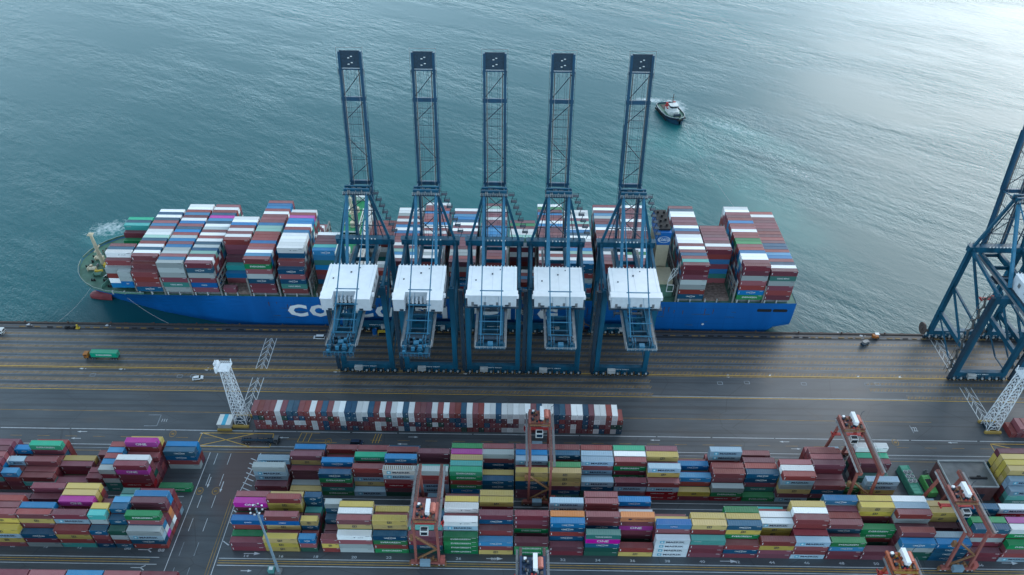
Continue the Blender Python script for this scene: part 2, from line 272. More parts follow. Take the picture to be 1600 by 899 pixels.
    mt2 = n.new('ShaderNodeMix'); mt2.data_type = 'RGBA'; mt2.inputs['B'].default_value = (.085, .070, .060, 1); l.new(sr_.outputs[0], mt2.inputs['Factor']); l.new(mt1.outputs['Result'], mt2.inputs['A']); mm = mt2
    m3 = n.new('ShaderNodeMix'); m3.data_type = 'RGBA'; m3.inputs['B'].default_value = (.095, .048, .042, 1); l.new(r_.outputs[0], m3.inputs['Factor']); l.new(mm.outputs['Result'], m3.inputs['A'])
    l.new(m3.outputs['Result'], b.inputs['Base Color'])
    rr = n.new('ShaderNodeMapRange'); rr.inputs['From Min'].default_value = .35; rr.inputs['From Max'].default_value = .65; rr.inputs['To Min'].default_value = .30; rr.inputs['To Max'].default_value = .55; l.new(a, rr.inputs['Value']); l.new(rr.outputs[0], b.inputs['Roughness'])
    bu = n.new('ShaderNodeBump'); bu.inputs['Strength'].default_value = .25; bu.inputs['Distance'].default_value = .05; l.new(c, bu.inputs['Height']); l.new(bu.outputs[0], b.inputs['Normal'])
    return m
GROUND = ground_mat()
EDGE = 266.0
MB().box(-4000, 4000, -1500, EDGE-.9, -12, 0).build('quay_ground', GROUND, kind='structure')
M_CONC = mat('quay_concrete', (.10, .098, .095), .75, var=.25); M_KERB = mat('quay_kerb_brown', (.085, .062, .052), .75, var=.35, scale=1.2)
MB().box(-4000, 4000, EDGE-.9, EDGE, -12, .28).build('quay_kerb', M_KERB, kind='structure')
# painted marks (thin sheets a few mm above the ground)
M_TAN = mat('lane_hatching_tan', (.150, .122, .100), .5, var=.35, scale=.5); M_PY = mat('road_paint_yellow', (.55, .33, .05), .55, var=.25); M_PW = mat('road_paint_white', (.50, .53, .56), .55, var=.2); M_PDW = mat('road_paint_worn_white', (.24, .27, .30), .6, var=.45, scale=.3)
M_PYD = mat('road_paint_worn_yellow', (.30, .18, .055), .6, var=.45, scale=.3)
X0, X1 = -420, 420
tan = MB(); hat = MB(); wln = MB(); yln = MB(); dwl = MB(); dyl = MB()
def sheet(mb, x0, x1, y0, y1, z, m=0): mb.quad((x0, y0, z), (x1, y0, z), (x1, y1, z), (x0, y1, z), m)
LANES = [258.1, 253.9, 249.8, 245.8, 242.0, 237.9, 232.9, 229.1, 224.9]
for i, y in enumerate(LANES):
    x1 = X1 if i < 7 else (62 if i == 7 else 62)
    parts = [(X0, X1)] if i < 6 else ([(X0, 62), (160, X1)] if i < 8 else [(X0, 62), (175, X1)])
    for a, b_ in parts:
        sheet(tan, a, b_, y-.8, y+.8, .004)
        sheet(dwl, a, b_, y-1.15, y-1.0, .008); sheet(dyl if i % 2 else dwl, a, b_, y+1.0, y+1.15, .008)
        xx = max(a, -260)
        while xx < min(b_, 260):
            hat.quad((xx, y-.7, .009), (xx+.35, y-.7, .009), (xx+1.35, y+.7, .009), (xx+1.0, y+.7, .009)); xx += 1.6
tan.build('lane_strips', M_TAN, kind='structure'); hat.build('lane_hatching', M_PYD, kind='structure')
for y, w in ((236.6, .75), (223.2, .3)): sheet(yln, X0, X1, y-w/2, y+w/2, .013)
sheet(yln, X0, X1, 235.9, 236.05, .013)
for a, b_ in ((X0, -92), (47.5, 180)): sheet(dyl, a, b_, 210.9, 211.15, .008)
sheet(wln, X0, X1, 223.75, 223.95, .008)
for y in (201.2,): 
    x = X0
    while x < X1: L_ = random.uniform(14, 40); sheet(wln, x, min(X1, x+L_), y-.13, y+.13, .008); x += L_+random.uniform(.3, 1.2)
for y in (197.3,):
    x = -300
    while x < 300: sheet(dyl, x, x+5, y-.1, y+.1, .008); x += 11.5
for y in (191.6, 190.2): sheet(dwl if y > 191 else dyl, X0, X1, y-.12, y+.12, .008)
for a, b_ in ((X0, X1),): sheet(wln, a, b_, 193.2, 193.4, .008)
for y in (168.9, 166.3):    # runway lines between the blocks
    for a, b_ in ((X0, -126), (-100, X1)): sheet(wln, a, b_, y-.12, y+.12, .008)
for y, mb in ((143.3, wln), (142.45, yln), (141.5, yln), (140.6, wln)):
    for a, b_ in ((X0, -129 if mb is yln else -126), (-104.5, X1)): sheet(mb, a, b_, y-(.12 if mb is wln else .09), y+(.12 if mb is wln else .09), .008)
# cross road between the left and middle blocks
for x, mb in ((-122.4, wln), (-105.4, wln), (-106.6, dyl), (-107.6, dyl)): 
    mb.quad((x-.12, 100, .012), (x+.12, 100, .012), (x+.12, 190 if x < -110 else 168, .012), (x-.12, 190 if x < -110 else 168, .012))
for x in (-119.2, -113.8):
    y = 104
    while y < 190: sheet(dwl if y < 150 else wln, x-.1, x+.1, y, y+5.5, .012); y += 10
for k in range(8): yy = 171+k*2.3; wln.quad((-105.2, yy, .012), (-104.9, yy+.25, .012), (-101.0, yy-1.4, .012), (-101.3, yy-1.65, .012))
for yy in (150, 158, 163): wln.quad((-105.2, yy, .012), (-104.9, yy+.25, .012), (-102.4, yy-1.4, .012), (-102.7, yy-1.65, .012))
wln.quad((-105.3, 171, .012), (-105.0, 171, .012), (-101.6, 190, .012), (-101.9, 190, .012))
# red block-end text band, yellow crossing boxes
for x0, x1 in ((-129, -99), (200, 232)):
    for p, q in (((x0, 199.9), (x1, 199.9)), ((x0, 192.9), (x1, 192.9)), ((x0, 192.9), (x0, 199.9)), ((x1, 192.9), (x1, 199.9)), ((x0, 199.9), (x1-8, 193)), ((x0, 193), (x1-8, 199.9))):
        yln.beam((p[0], p[1], .014), (q[0], q[1], .014), .3, .006)
for x in (-87.5, -85.3, -83.1, -56.5, -55.3, -54.1): yln.beam((x, 200.6, .014), (x-.8, 195.8, .014), .22, .006)
yln.beam((-87.5, 200.6, .014), (-80, 200.6, .014), .15, .006); yln.beam((-88.3, 195.8, .014), (-72, 195.8, .014), .15, .006)
def arrow(mb, x, y, L_, right, z=.013, rot=None, s=1):
    c, si = (math.cos(rot or 0), math.sin(rot or 0)); sg = 1 if right else -1
    P_ = [(0, -.12), (L_*.62, -.12), (L_*.62, -.5*s), (L_, 0), (L_*.62, .5*s), (L_*.62, .12), (0, .12)]
    mb.poly([(x+(a*sg)*c-b_*si, y+(a*sg)*si+b_*c, z) for a, b_ in (P_ if right else P_)] if right else [(x+(a*sg)*c-b_*si, y+(a*sg)*si+b_*c, z) for a, b_ in reversed(P_)])
for px, py, r_ in ((125, 674.5, 0), (316, 677, 0), (440, 684, 0), (625, 694, 0), (638, 683, 1), (1020, 688, 0), (1222, 690.5, 0), (1236, 701.5, 1), (1485, 692, 0), (115, 685, 0)):
    p = at(px, py); arrow(wln, p.x-(0 if r_ else -3), p.y, 4.2, bool(r_), s=.8)
for px, py in ((381, 865), (760, 873), (1125, 877), (1565, 880)): p = at(px, py); arrow(wln, p.x, p.y, 6, True, s=1.3)
p = at(376, 892); arrow(wln, p.x, p.y, 4, True)
for px, py in ((216, 859), (204, 887)):
    p = at(px, py); wln.beam((p.x, p.y, .012), (p.x+3.5, p.y, .012), .25, .006); wln.beam((p.x+3.5, p.y, .012), (p.x+5, p.y+.9, .012), .35, .006); wln.beam((p.x+3.5, p.y, .012), (p.x+5, p.y-.9, .012), .35, .006)
for x, y, r_ in ((-119.5, 178, -1), (-113.9, 176, -1)): wln.beam((x+1.2, y, .012), (x+1.2, y-3.5, .012), .3, .006); wln.poly([(x+.7, y-3.5, .0125), (x+1.2, y-5, .0125), (x+1.7, y-3.5, .0125)])
# white rail-side symbols on the apron, bay numbers and worn box marks
for px, py in ((128, 575), (189, 576), (323, 577), (524, 580), (1137, 588), (1203, 588), (1341, 590), (1406, 590), (44, 507), (167, 508), (1309, 521), (1345, 524), (727, 583), (1545, 591)):
    p = at(px, py); wln.prism([(p.x-.9, p.y-.5), (p.x+.5, p.y-.9), (p.x+1.0, p.y-.1), (p.x+.2, p.y+.1), (p.x+.9, p.y+1.0), (p.x-.2, p.y+.8), (p.x-.4, p.y+.1)], .006, .012)
    sheet(wln, p.x+1.7, p.x+2.1, p.y-.6, p.y-.2, .012)
for px, py in ((145, 586), (281, 588), (302, 587.5), (1125, 599), (1167, 598), (1256, 600), (1355, 601), (1371, 600)):
    p = at(px, py)
    for a, b_ in (((-1, -1), (1, -1)), ((1, -1), (1, 1)), ((1, 1), (-1, 1)), ((-1, 1), (-1, -1))): dwl.beam((p.x+a[0]*1.1, p.y+a[1]*.8, .012), (p.x+b_[0]*1.1, p.y+b_[1]*.8, .012), .28, .006)
for px, py in ((190, 771), (1399, 692), (327, 767), (202, 767), (1415, 691), (315, 769)):
    p = at(px, py)
for px, py in ((312, 767.5), (337, 767.5), (1399, 691.5), (270, 678), (513, 690)):
    p = at(px, py)
    for i in range(12):
        a = 2*PI*i/12; b_ = 2*PI*(i+1)/12; dyl.beam((p.x+1.3*math.cos(a), p.y+1.6*math.sin(a), .014), (p.x+1.3*math.cos(b_), p.y+1.6*math.sin(b_), .014), .3, .006)
    dyl.beam((p.x-.6, p.y, .014), (p.x+.6, p.y, .014), 1.0, .006)
for x, y in ((-160, 208), (1, 1)):
    if x < 0:
        p = at(252, 657); q = at(240, 665)
        for a, b_ in (((232, 648.5), (252, 648.5)), ((252, 648.5), (245, 665.5)), ((245, 665.5), (225, 665.5)), ((1421, 665), (1428, 677))): A = at(*a); B = at(*b_); dwl.beam((A.x, A.y, .012), (B.x, B.y, .012), .3, .006)
nums = MB()
for i in range(22):
    px = 385+i*54.4+(0 if i < 3 else 5); p = at(min(px, 1590), 862.5+.0125*px+1.5)
    ground_text(nums, str(2*i+14), p.x, p.y, 1.0, .014, 1.5)
for px, t in ((20, '08'), (72, '10'), (125, '12'), (198, '14')): p = at(px, 853+.02*px); ground_text(nums, t, p.x, p.y, .9, .014, 1.5)
ground_text(nums, '38', at(200, 857).x, at(200, 857).y, 1.2, .014, 1.5); ground_text(nums, '88', at(252, 860).x, at(252, 860).y, 1.2, .014, 1.5)
p = at(257, 657); ground_text(nums, '111', p.x, p.y, 1.5, .014, .9); p = at(1429, 671); ground_text(nums, '122', p.x, p.y, 2.2, .014, .6)
nums.build('ground_numbers', M_PW, kind='structure')
# lattice pattern painted across the apron beside each light mast
def lattice_marks(x0, y0, y1, dx):
    def X(y): return x0+dx*(y-y0)
    w = 2.5
    for a, b_ in ((y0, 231.5), (236.9, y1)):
        for s in (-w, w): dl.beam((X(a)+s, a, .02), (X(b_)+s, b_, .02), .3, .008)
        dl.beam((X(a)-.25, a, .02), (X(b_)-.25, b_, .02), .2, .008); dl.beam((X(a)+.35, a, .02), (X(b_)+.35, b_, .02), .2, .008)
        y = a
        while y+4 < b_:
            dl.beam((X(y)-w, y, .02), (X(y+4), y+4, .02), .26, .008); dl.beam((X(y)+w, y, .02), (X(y+4), y+4, .02), .26, .008); y += 4
dl = MB(); lattice_marks(-113.5, 206, 257, -.02); lattice_marks(204, 208, 262, -.01)
dl.build('lattice_marks', mat('marking_pale', (.62, .65, .66), .5, var=.2), kind='structure')
wln.build('white_road_markings', M_PW, kind='structure'); yln.build('yellow_road_markings', M_PY, kind='structure'); dwl.build('worn_white_lines', M_PDW, kind='structure'); dyl.build('worn_yellow_lines', M_PYD, kind='structure')
# crane rails and cable slot
rl = MB()
for y in (236.35, 263.4, 141.9, 167.6): 
    if y > 200: sheet(rl, X0, X1, y-.25, y+.25, .016)
rl.build('crane_rails', M_BRN, kind='structure')
sl2 = MB(); sheet(sl2, X0, X1, 260.9, 262.3, .006); sheet(sl2, X0, X1, 264.2, 265.0, .006); sl2.build('cable_slot', mat('slot_dark', (.03, .03, .033), .7), kind='structure')
# slot cover plates standing a little open, fenders, bollards
cp = MB().box(-1.1, 1.1, -.18, .18, 0, .22, 0); m_a = cp.mesh('cover', M_PYD); m_b = cp.mesh('cover_dark', M_BLK)
x = -236; k = 0; first = True
while x < 250 and k < 110:
    o = link('trench_barrier', random.choice([m_a, m_b, m_a]), None, (x, 262.6, 0)); o.scale = (random.uniform(1, 1.35), 1, random.uniform(.8, 1.3))
    tag(o, 'short low barrier in the line along the seaside crane rail', 'barrier', 'barriers along the seaside crane rail'); x += random.choice([3.6, 3.8, 4.4, 6.2]); k += 1
fe = MB().box(-.7, .7, 0, .7, -2.9, -.5, 0).box(-.8, .8, .7, .9, -3.3, -.3, 1); fme = fe.mesh('fender', [M_BLK, M_KERB])
for i in range(38): tag(link('quay_fender', fme, None, (-240+i*13, EDGE, 0)), 'rubber fender with brown face plate on the quay edge', 'fender', 'fenders on the quay edge')
bo = MB().cyl((0, 0, 0), (0, 0, .5), .28, 8).cyl((0, 0, .5), (0, 0, .75), .45, 8); bme = bo.mesh('bollard', M_KERB)
for i in range(24): tag(link('bollard', bme, None, (-236+i*20.8, EDGE-.45, .28)), 'brown mooring bollard on the quay kerb', 'bollard', 'bollards on the quay kerb')
# ------------------------------------------------------------ containers: the plan
CT = []   # dict(x,y,z,L,W,H,c,zone,bay,row,tier,n,brand,rot)
BR = {'y': 'MSC', 'G': 'EVERGREEN', 'E': 'EVERGREEN', 'M': 'ONE', 'L': 'MAERSK', 'W': 'MAERSK', 'n': 'CMA CGM', 'b': 'CMA CGM', 'B': 'COSCO', 'd': 'HAMBURG SUD', 't': 'YANG MING', 'c': 'CHINA SHIPPING', 'o': 'Hapag-Lloyd', 'f': 'MAERSK'}
FILL = 'rrrppppynngGLrpk'
rnd = random.Random(11)
def stack(x, y, L_, spec, zone, bay, row, h=2.72, z0=0.0, W_=2.44, fill=FILL, rot=False):
    n = int(spec[0]); cols = spec[1:]
    for t in range(n):
        i = n-1-t; c = cols[i] if i < len(cols) else rnd.choice(fill)
        CT.append(dict(x=x, y=y, z=z0+t*h, L=L_, W=W_, H=h-.03, c=c, zone=zone, bay=bay, row=row, tier=t, n=n, rot=rot))
XS = [-100.5, -88.1, None, None, -61.2, -48.6, -36.1, -23.5, -11, 1.7, 14.4, 27.0, 39.4, 51.9, 64.4, 76.9, 89.3, 101.6, 114.2, 126.7, 139.0, 151.5, 164.1, 176.7]
YB = ['2pp 2Gp 4Brr 3pp 5MpG 5rp', '3yyy 2pr 5rByp 3py 6ryyp 5yyp', None, None, '4wrgg 6ryG 6wr 6ygr 2pr 2rp', '4nGrG 6yyrr 5rr 5yrk 3pr 2pp', '4ppnk 4cpr 2rp 4bnnn 3cp 4rk',
 '4GGGG 6wLgr 5rpp 6wwp 6yyr 5pr', '3bry 4rrp 6pnrr 4rpr 6ypyr 6yyn', '3pGG 1p 6pppG 0 0 0', '2pp 6bnrnnk 6orp 4pr 6LLpr 3rp', '5tMnkk 3rp 6rrnp 4pp 6rrpn 6rr', '2ry 0 6orMppk 5Wrr 4pr 5brn',
 '4WWWW 6Brpr 5yrp 4rpr 0 0', '4cppp 6yrpk 6yrp 2pr 0 0', '3rnp 6nyGpr 6yrp 6GGp 0 0', '4rypp 2pr 5WyyGp 5wrp 4rrp 3cr', '4LrrL 4drp 6rrdpp 6wrp 6yyp 0', '4Gbpp 3pn 5rnpp 5rrp 5prr 6bwpp', '2pp 0 4GGrk 2pr 6yyrp 6yyyr',
 '4bgkk 5rpp 4prr 6rgpp 6Lbr 6wrr', '4bnnn 4Lbn 2pr 3pr 5yyyyy 5yyy', '2pp 6nrgpr 6Gnrr 3pr 6nnbn 3bp', '4GrrL 6wGrp 6Mrp 3pr 6Wdrr 4rp']
for i, s in enumerate(YB):
    if s is None: continue
    for r, sp in enumerate(s.split()): stack(XS[i], 146.4+2.75*r, 12.19, sp, 'front right block', i, r)
for j, (x, s) in enumerate(((-75.4, '3brk 2rp 4ynrp 3rr 3cp 5nnn'), (-67.4, '3ryr 2pr 2rp 3nn 5gnk 2pr'))):
    for r, sp in enumerate(s.split()): stack(x, 146.4+2.75*r, 6.06, sp, 'front right block', 2+j, r)
XA = [-98, -85, -72.4, -60.1, -47.9, -35.6, -22.8, -10.9, 1.9, 14.4, 26.9, 39.5, 52.0, 64.4, 76.9, 89.6, 102.2, 114.8]
YA = ['2pp 5gLLp 2pr 4Lrp 0 0', '1y 1g 3pp 5py 4pr 4br', '5nGptG 4rp 5brp 3yp 3pr 4rGp', '1L 5rrLyp 3pr 5Ern 4pr 4rp', '6fLrdpk 4pr 6brp 4pr 5rdp 4nr', '6grrLLp 5crp 4pr 6ppr 4rp 3pp',
 '6EGrGbt 6cpr 6yrp 6Mpr 6Gpr 4rp', '4nnkp 4yrp 2pr 6grnnp 6rpr 4rp', '6yynnpp 5rp 6Lpr 6brp 6rpp 3pr', '6yyypnt 6Grp 4pr 6nrp 6rpr 4pp', '4Lnkk 3Lrp 6LrLp 6Lpr 6rpp 4pr', '4pLrk 2pr 6rGpG 6wrp 6Epr 4rp',
 '4rLdd 3rp 6Lyrp 6yyrp 5prr 4pr'.replace('6Lyrp', '3Lyr', 1) if False else '4rLdd 6Lyrrp 5pr 6yyr 6prr 4pr', '2yp 4brn 3pr 4bGp 3rp 1p', '3gGd 5rrp 5rrp 2pr 6LLrr 3rp', '1G 5nnptk 5rrp 5prp 3pr 4rrp', '6rLgypL 6wgyr 6rwpr 0 0 0', '4rnpk 4rrp 6ppprr 6rrp 6rrp 5rr']
for i, s in enumerate(YA):
    for r, sp in enumerate(s.split()): stack(XA[i], 170.4+2.72*r, 12.19, sp, 'rear right block', i, r)
for r, sp in ((0, '5LLyrp'), (1, '2gp'), (2, '3tpr'), (3, '5prp'), (4, '5Erp'), (5, '6wrp')): stack(134.2, 170.6+2.72*r, 12.19, sp, 'rear right block', 19, r)
stack(127.6, 171.6, 6.06, '3Gkp', 'rear right block', 18, 0)
for i, (x, s) in enumerate(((188.5, '4Lct 5LL 6yyyyy 6yyyyy 6yyyy 6pyy'), (201.0, '3wr 5Lt 6yyy 6yyy 6yyyy 6pyy'))):
    for r, sp in enumerate(s.split()): stack(x, 168.9+2.72*r, 12.19, sp, 'far right block', i, r)
# left of the cross road
LB = [(-136.1, 12.19, '4gLnr 6GrbwMr 4ppgr 6ppoowr 6bbpr 5pr'), (-142.5, 6.06, '4kgrn 5nnr 6nrp 6bpr 5cpr 5tpr'), (-155.2, 6.06, '4nrpn 6cgp 6yrp 2pr 4pp 2rp'), (-162.1, 12.19, None), (-174.6, 12.19, '3npg 6ryrr 6brp 4pr 5prr 6ppp'),
      (-187.1, 12.19, '4yLyr 6ryrp 6rrp 6rrp 5prr 2rp'), (-199.6, 12.19, '4yLyr 6ryp 6rpp 6rpr 4ppr 3rp'), (-212.2, 12.19, '4pr 5rp 5pr 5rp 5pp 3r')]
LB[3] = (-168.4+6.3, 12.19, None)
LB = [LB[0], LB[1], (-149.2, 6.06, LB[2][2]), (-162.0, 12.19, '4ryrc 6pLrr 4prr 6Mprr 6yyr 6yrp')]+[LB[4], LB[5], LB[6], LB[7]]
for i, (x, L_, s) in enumerate(LB):
    for r, sp in enumerate(s.split()): stack(x, 146.9+2.75*r, L_, sp, 'front left block', i, r)
RA = [(-135.7, 12.19, '1G 0 0 0 4nnrg 4bbr'), (-149.0, 12.19, '6pMppdd 6wrr 3pr 4rpr 6Mrrp 5yrp'), (-155.5, 6.06, '5gpgtt 5bpr 5rpr 5bbn 5rpr 3rp'), (-162.0, 6.06, '3pp 3pr 2rp 2pr 3rb 1r'), (-174.4, 12.19, '2pp 1r 3pp 3ypr 0 0'),
      (-187.0, 12.19, '3rcp 3rp 4rrp 3rp 5EpnMp 4rrr'), (-193.4, 6.06, '4brp 3rpr 4Lrp 2rp 4bpr 2rp'), (-206.0, 12.19, '5ppcp 5pbrr 5rwrb 5prwr 5pbrr 4pr'), (-218.5, 12.19, '5pp 5r 5rp 4p 4p 4pr')]
for i, (x, L_, s) in enumerate(RA):
    for r, sp in enumerate(s.split()): stack(x, 170.9+2.72*r, L_, sp, 'rear left block', i, r)
for i in range(6):     # tops just inside the bottom left corner
    stack(-187.5+i*12.6, 129.6, 12.19, '4'+'pprbrp'[i], 'bottom left block', i, 0)
# the long row set end-on to the road
TR = 'rrrrwpnnrrwrnrwwnnwwnrwpwwnwrrpwrwrrnwrrwwnwwwwwrnwwnnrwwnpwwrwr'
for i, c in enumerate(TR):
    n = 4 if i < len(TR)-1 else 3
    cols = ''.join((c if rnd.random() < .35 else rnd.choice('rppprrrnwkpr')) for _ in range(n-1))
    stack(-107.0+i*2.395, 202.4, 2.36, str(n)+('g' if False else c)+cols, 'long row', i, 0, h=2.88, W_=6.06, rot=True)
for i, sp in enumerate(('1r', '2rp', '2rr', '2pr', '2nr', '1p')): stack(209.5+i*2.6, 203.5, 2.4, sp, 'right row', i, 0, W_=6.06, rot=True)
# deck cargo of the ship
SP = 'rrrppbngwntcrrgbpw'
SZ0, SH, SY, SD = 18.7, 2.88, 268.2, 2.40
SHIP = [(-189.6, '.grwnr....GpcnE.....', '04566600004566600000', ''), (-176.6, 'rrrwnwrnmwwrbrnwnw..', '45666666666666666600', 'rrrn'), (-163.4, 'wbrggbpbgrbnrbwpbrww', '6'*20, 'gggptg'), (-150.3, 'rwpmngnwrwrgwnbMnrwr', '6'*20, 'pngpBp'),
 (-136.2, '...bcprwrwrbww......', '00023477777777000000', ''), (-123.0, 'rbwrrbrrrmmbrrrwrbbr', '7'*20, 'rGrgnpp'), (-108.2, 'brwwwwwbrwbbMrwppwrr', '56888888888888843322', 'nrntr'), (-93.0, '...bcpppw...........', '00077777700000000000', ''),
 (-69.4, 'rgw......rrrrrr.....', '55500000066666600000', 'rgnpr'), (-56.8, 'rwbmpwrrpbwbrwrgww..', '777777777777777777'+'00', 'pnrgwbp'), (-43.9, 'rwgwnrmprwrwbrrrbrrw', '7'*20, 'rpgnwrt'), (-29.4, 'rrggppppnpwpwnbbpw..', '7'*18+'00', 'pgrnbpr'),
 (-15.4, 'rrppwrwGbbbbppwppwmp', '7'*20, 'rpngwpr'), (-1.8, 'rbrw....mwwpGp......', '33330000777777000000', 'rbr'), (11.7, 'rwrwpppbprppbwrpbpGw', '7'*20, 'prgnbwp'), (24.5, 'pwpmbppwwnbwpmpwww..', '7'*18+'00', 'bnrgbpn'),
 (39.4, 'rppwnbrwrprwbppgbpwp', '7'*20, 'rpngrpb'), (52.1, 'rpwGwppGrppwppwppppw', '7'*20, 'pwrnrpg'), (77.3, 'pcrnrwpwwwpbwpppwwnr', '7'*20, 'pppggrn'), (89.9, '.....pwpppppr.......', '00000777777770000000', ''),
 (105.0, 'ppwwbrrGGrrwrrbrppww', '7'*20, 'ppgrrbG'), (118.0, 'rwnrbbrnnprprpppppwr', '6'*20, 'ptgprp')]
for bi, (x, roofs, hs, face) in enumerate(SHIP):
    for r in range(20):
        h = int(hs[r])
        if not h: continue
        cols = roofs[r] if roofs[r] != '.' else rnd.choice(SP)
        if r == 0 and face: cols = face
        elif bi == 4 and r == 6: cols = 'rpp'
        elif bi == 7 and r == 3: cols = 'bbtbrp'
        elif bi == 19 and r == 5: cols = 'prBpBt'
        stack(x, SY+SD*r, 12.05, str(h)+cols, 'ship', bi, r, h=SH, z0=SZ0, W_=2.34, fill=SP)
for t, c in enumerate('Bgg'): CT.append(dict(x=-183.2, y=SY+.3, z=SZ0+2.9+t*2.8, L=6.0, W=2.3, H=2.75, c=c, zone='ship', bay=0, row=0, tier=t+1, n=4, rot=False))
CT.append(dict(x=-136, y=SY, z=SZ0, L=6.0, W=2.3, H=2.75, c='p', zone='ship', bay=4, row=0, tier=0, n=1, rot=False))
# ------------------------------------------------------------ which containers show largest?
bvh_v = []; bvh_f = []
for k, c in enumerate(CT):
    b = len(bvh_v); x, y, z, L_, W_, H_ = c['x'], c['y'], c['z'], c['L'], c['W'], c['H']
    bvh_v += [(x, y, z), (x+L_, y, z), (x+L_, y+W_, z), (x, y+W_, z), (x, y, z+H_), (x+L_, y, z+H_), (x+L_, y+W_, z+H_), (x, y+W_, z+H_)]
    for f in ((0, 3, 2, 1), (4, 5, 6, 7), (0, 1, 5, 4), (1, 2, 6, 5), (2, 3, 7, 6), (3, 0, 4, 7)): bvh_f.append(tuple(b+i for i in f))
BVH = BVHTree.FromPolygons(bvh_v, bvh_f)
def pix(p):
    d = Vector(p)-CAMPOS; z = d.dot(CF); return 800+FPX*d.dot(CR)/z, 449.5-FPX*d.dot(CU)/z
def seen(p):
    px, py = pix(p)
    if not (0 <= px <= 1600 and 0 <= py <= 899): return 0
    d = CAMPOS-Vector(p); L_ = d.length; return 0 if BVH.ray_cast(Vector(p), d/L_, L_)[0] is not None else 1
for c in CT:
    x, y, z, L_, W_, H_ = c['x'], c['y'], c['z'], c['L'], c['W'], c['H']
    s = 0
    tops = [seen((x+L_*a, y+W_*b_, z+H_+.04)) for a in (.12, .5, .88) for b_ in (.2, .8)]; fr = [seen((x+L_*a, y-.04, z+H_*b_)) for a in (.12, .5, .88) for b_ in (.2, .8)]
    dist = (Vector((x, y, z))-CAMPOS).length; k = (FPX/dist)**2; el = (HGT-z)/dist
    s = (sum(tops)/6*L_*W_*el+sum(fr)/6*L_*H_*math.sqrt(1-el*el))*k
    c['score'] = s; c['vis'] = sum(tops)+sum(fr)
ranked = sorted([i for i, c in enumerate(CT) if c['score'] > 0], key=lambda i: -CT[i]['score'])
print('containers', len(CT), 'seen', len(ranked), 'score at 300', CT[ranked[min(299, len(ranked)-1)]]['score'])
SINGLE = set(ranked[:300])
# ------------------------------------------------------------ container geometry
def body_mesh(L_, H_, W_=2.44):
    """frame + corrugated side walls (one mesh), origin at lower front left corner"""
    b = MB(); e = .10
    for x in (0, L_-.14):
        for y in (0, W_-.14): b.box(x, x+.14, y, y+.14, 0, H_)
    for y in (0, W_-.12): b.box(.14, L_-.14, y, y+.12, H_-.14, H_, 0); b.box(.14, L_-.14, y, y+.12, 0, .18, 0)
    for x in (0, L_-.12): b.box(x, x+.12, .14, W_-.14, H_-.14, H_); b.box(x, x+.12, .14, W_-.14, 0, .18)
    n = int((L_-.28)/.40); st = (L_-.28)/n
    for side, y0, sg in ((0, .03, 1), (1, W_-.03, -1)):
        pts = []
        for i in range(n):
            x = .14+i*st; pts += [(x, y0), (x+st*.34, y0), (x+st*.5, y0+sg*.07), (x+st*.84, y0+sg*.07)]
        pts.append((L_-.14, y0)); k = len(b.v)
        for p in pts: b.v += [(p[0], p[1], .18), (p[0], p[1], H_-.14)]
        for i in range(len(pts)-1):
            f = (k+2*i, k+2*i+2, k+2*i+3, k+2*i+1); b.f.append(f if sg > 0 else f[::-1]); b.m.append(0); b.t.append(0)
    b.box(.02, .06, .14, W_-.14, .18, H_-.14)          # closed front end wall
    b.box(.1, L_-.1, .1, W_-.1, .08, .14)
    for x in (-.01, L_-.17):
        for y in (-.01, W_-.17):
            for z in (-.005, H_-.115): b.box(x, x+.18, y, y+.18, z, z+.12, 1)
    return b
def roof_mesh(L_, H_, W_=2.44):
    b = MB(); n = int((L_-.28)/.8); st = (L_-.28)/n; zz = H_-.03
    for i in range(n):
        x = .14+i*st; b.quad((x, .1, zz), (x+st*.55, .1, zz), (x+st*.55, W_-.1, zz), (x, W_-.1, zz)); b.quad((x+st*.55, .1, zz), (x+st*.7, .1, zz-.035), (x+st*.7, W_-.1, zz-.035), (x+st*.55, W_-.1, zz)); b.quad((x+st*.7, .1, zz-.035), (x+st*.85, .1, zz-.035), (x+st*.85, W_-.1, zz-.035), (x+st*.7, W_-.1, zz-.035)); b.quad((x+st*.85, .1, zz-.035), (x+st, .1, zz), (x+st, W_-.1, zz), (x+st*.85, W_-.1, zz-.035))
    return b
def door_mesh(H_, y0, W_=1.07):
    b = MB().box(0, .05, y0, y0+W_, .18, H_-.14)
    for yy in (.25, .8): b.cyl((.08, y0+yy, .2), (.08, y0+yy, H_-.16), .03, 5, 1)
    return b
def star(b, cx, cz, r, y, mb_, mw):
    b.quad((cx-r, y, cz-r), (cx+r, y, cz-r), (cx+r, y, cz+r), (cx-r, y, cz+r), mb_)
    b.poly([(cx+(r*.8 if i % 2 == 0 else r*.38)*math.sin(PI*i/7), y-.004, cz+(r*.8 if i % 2 == 0 else r*.38)*math.cos(PI*i/7)) for i in range(13, -1, -1)], mw)
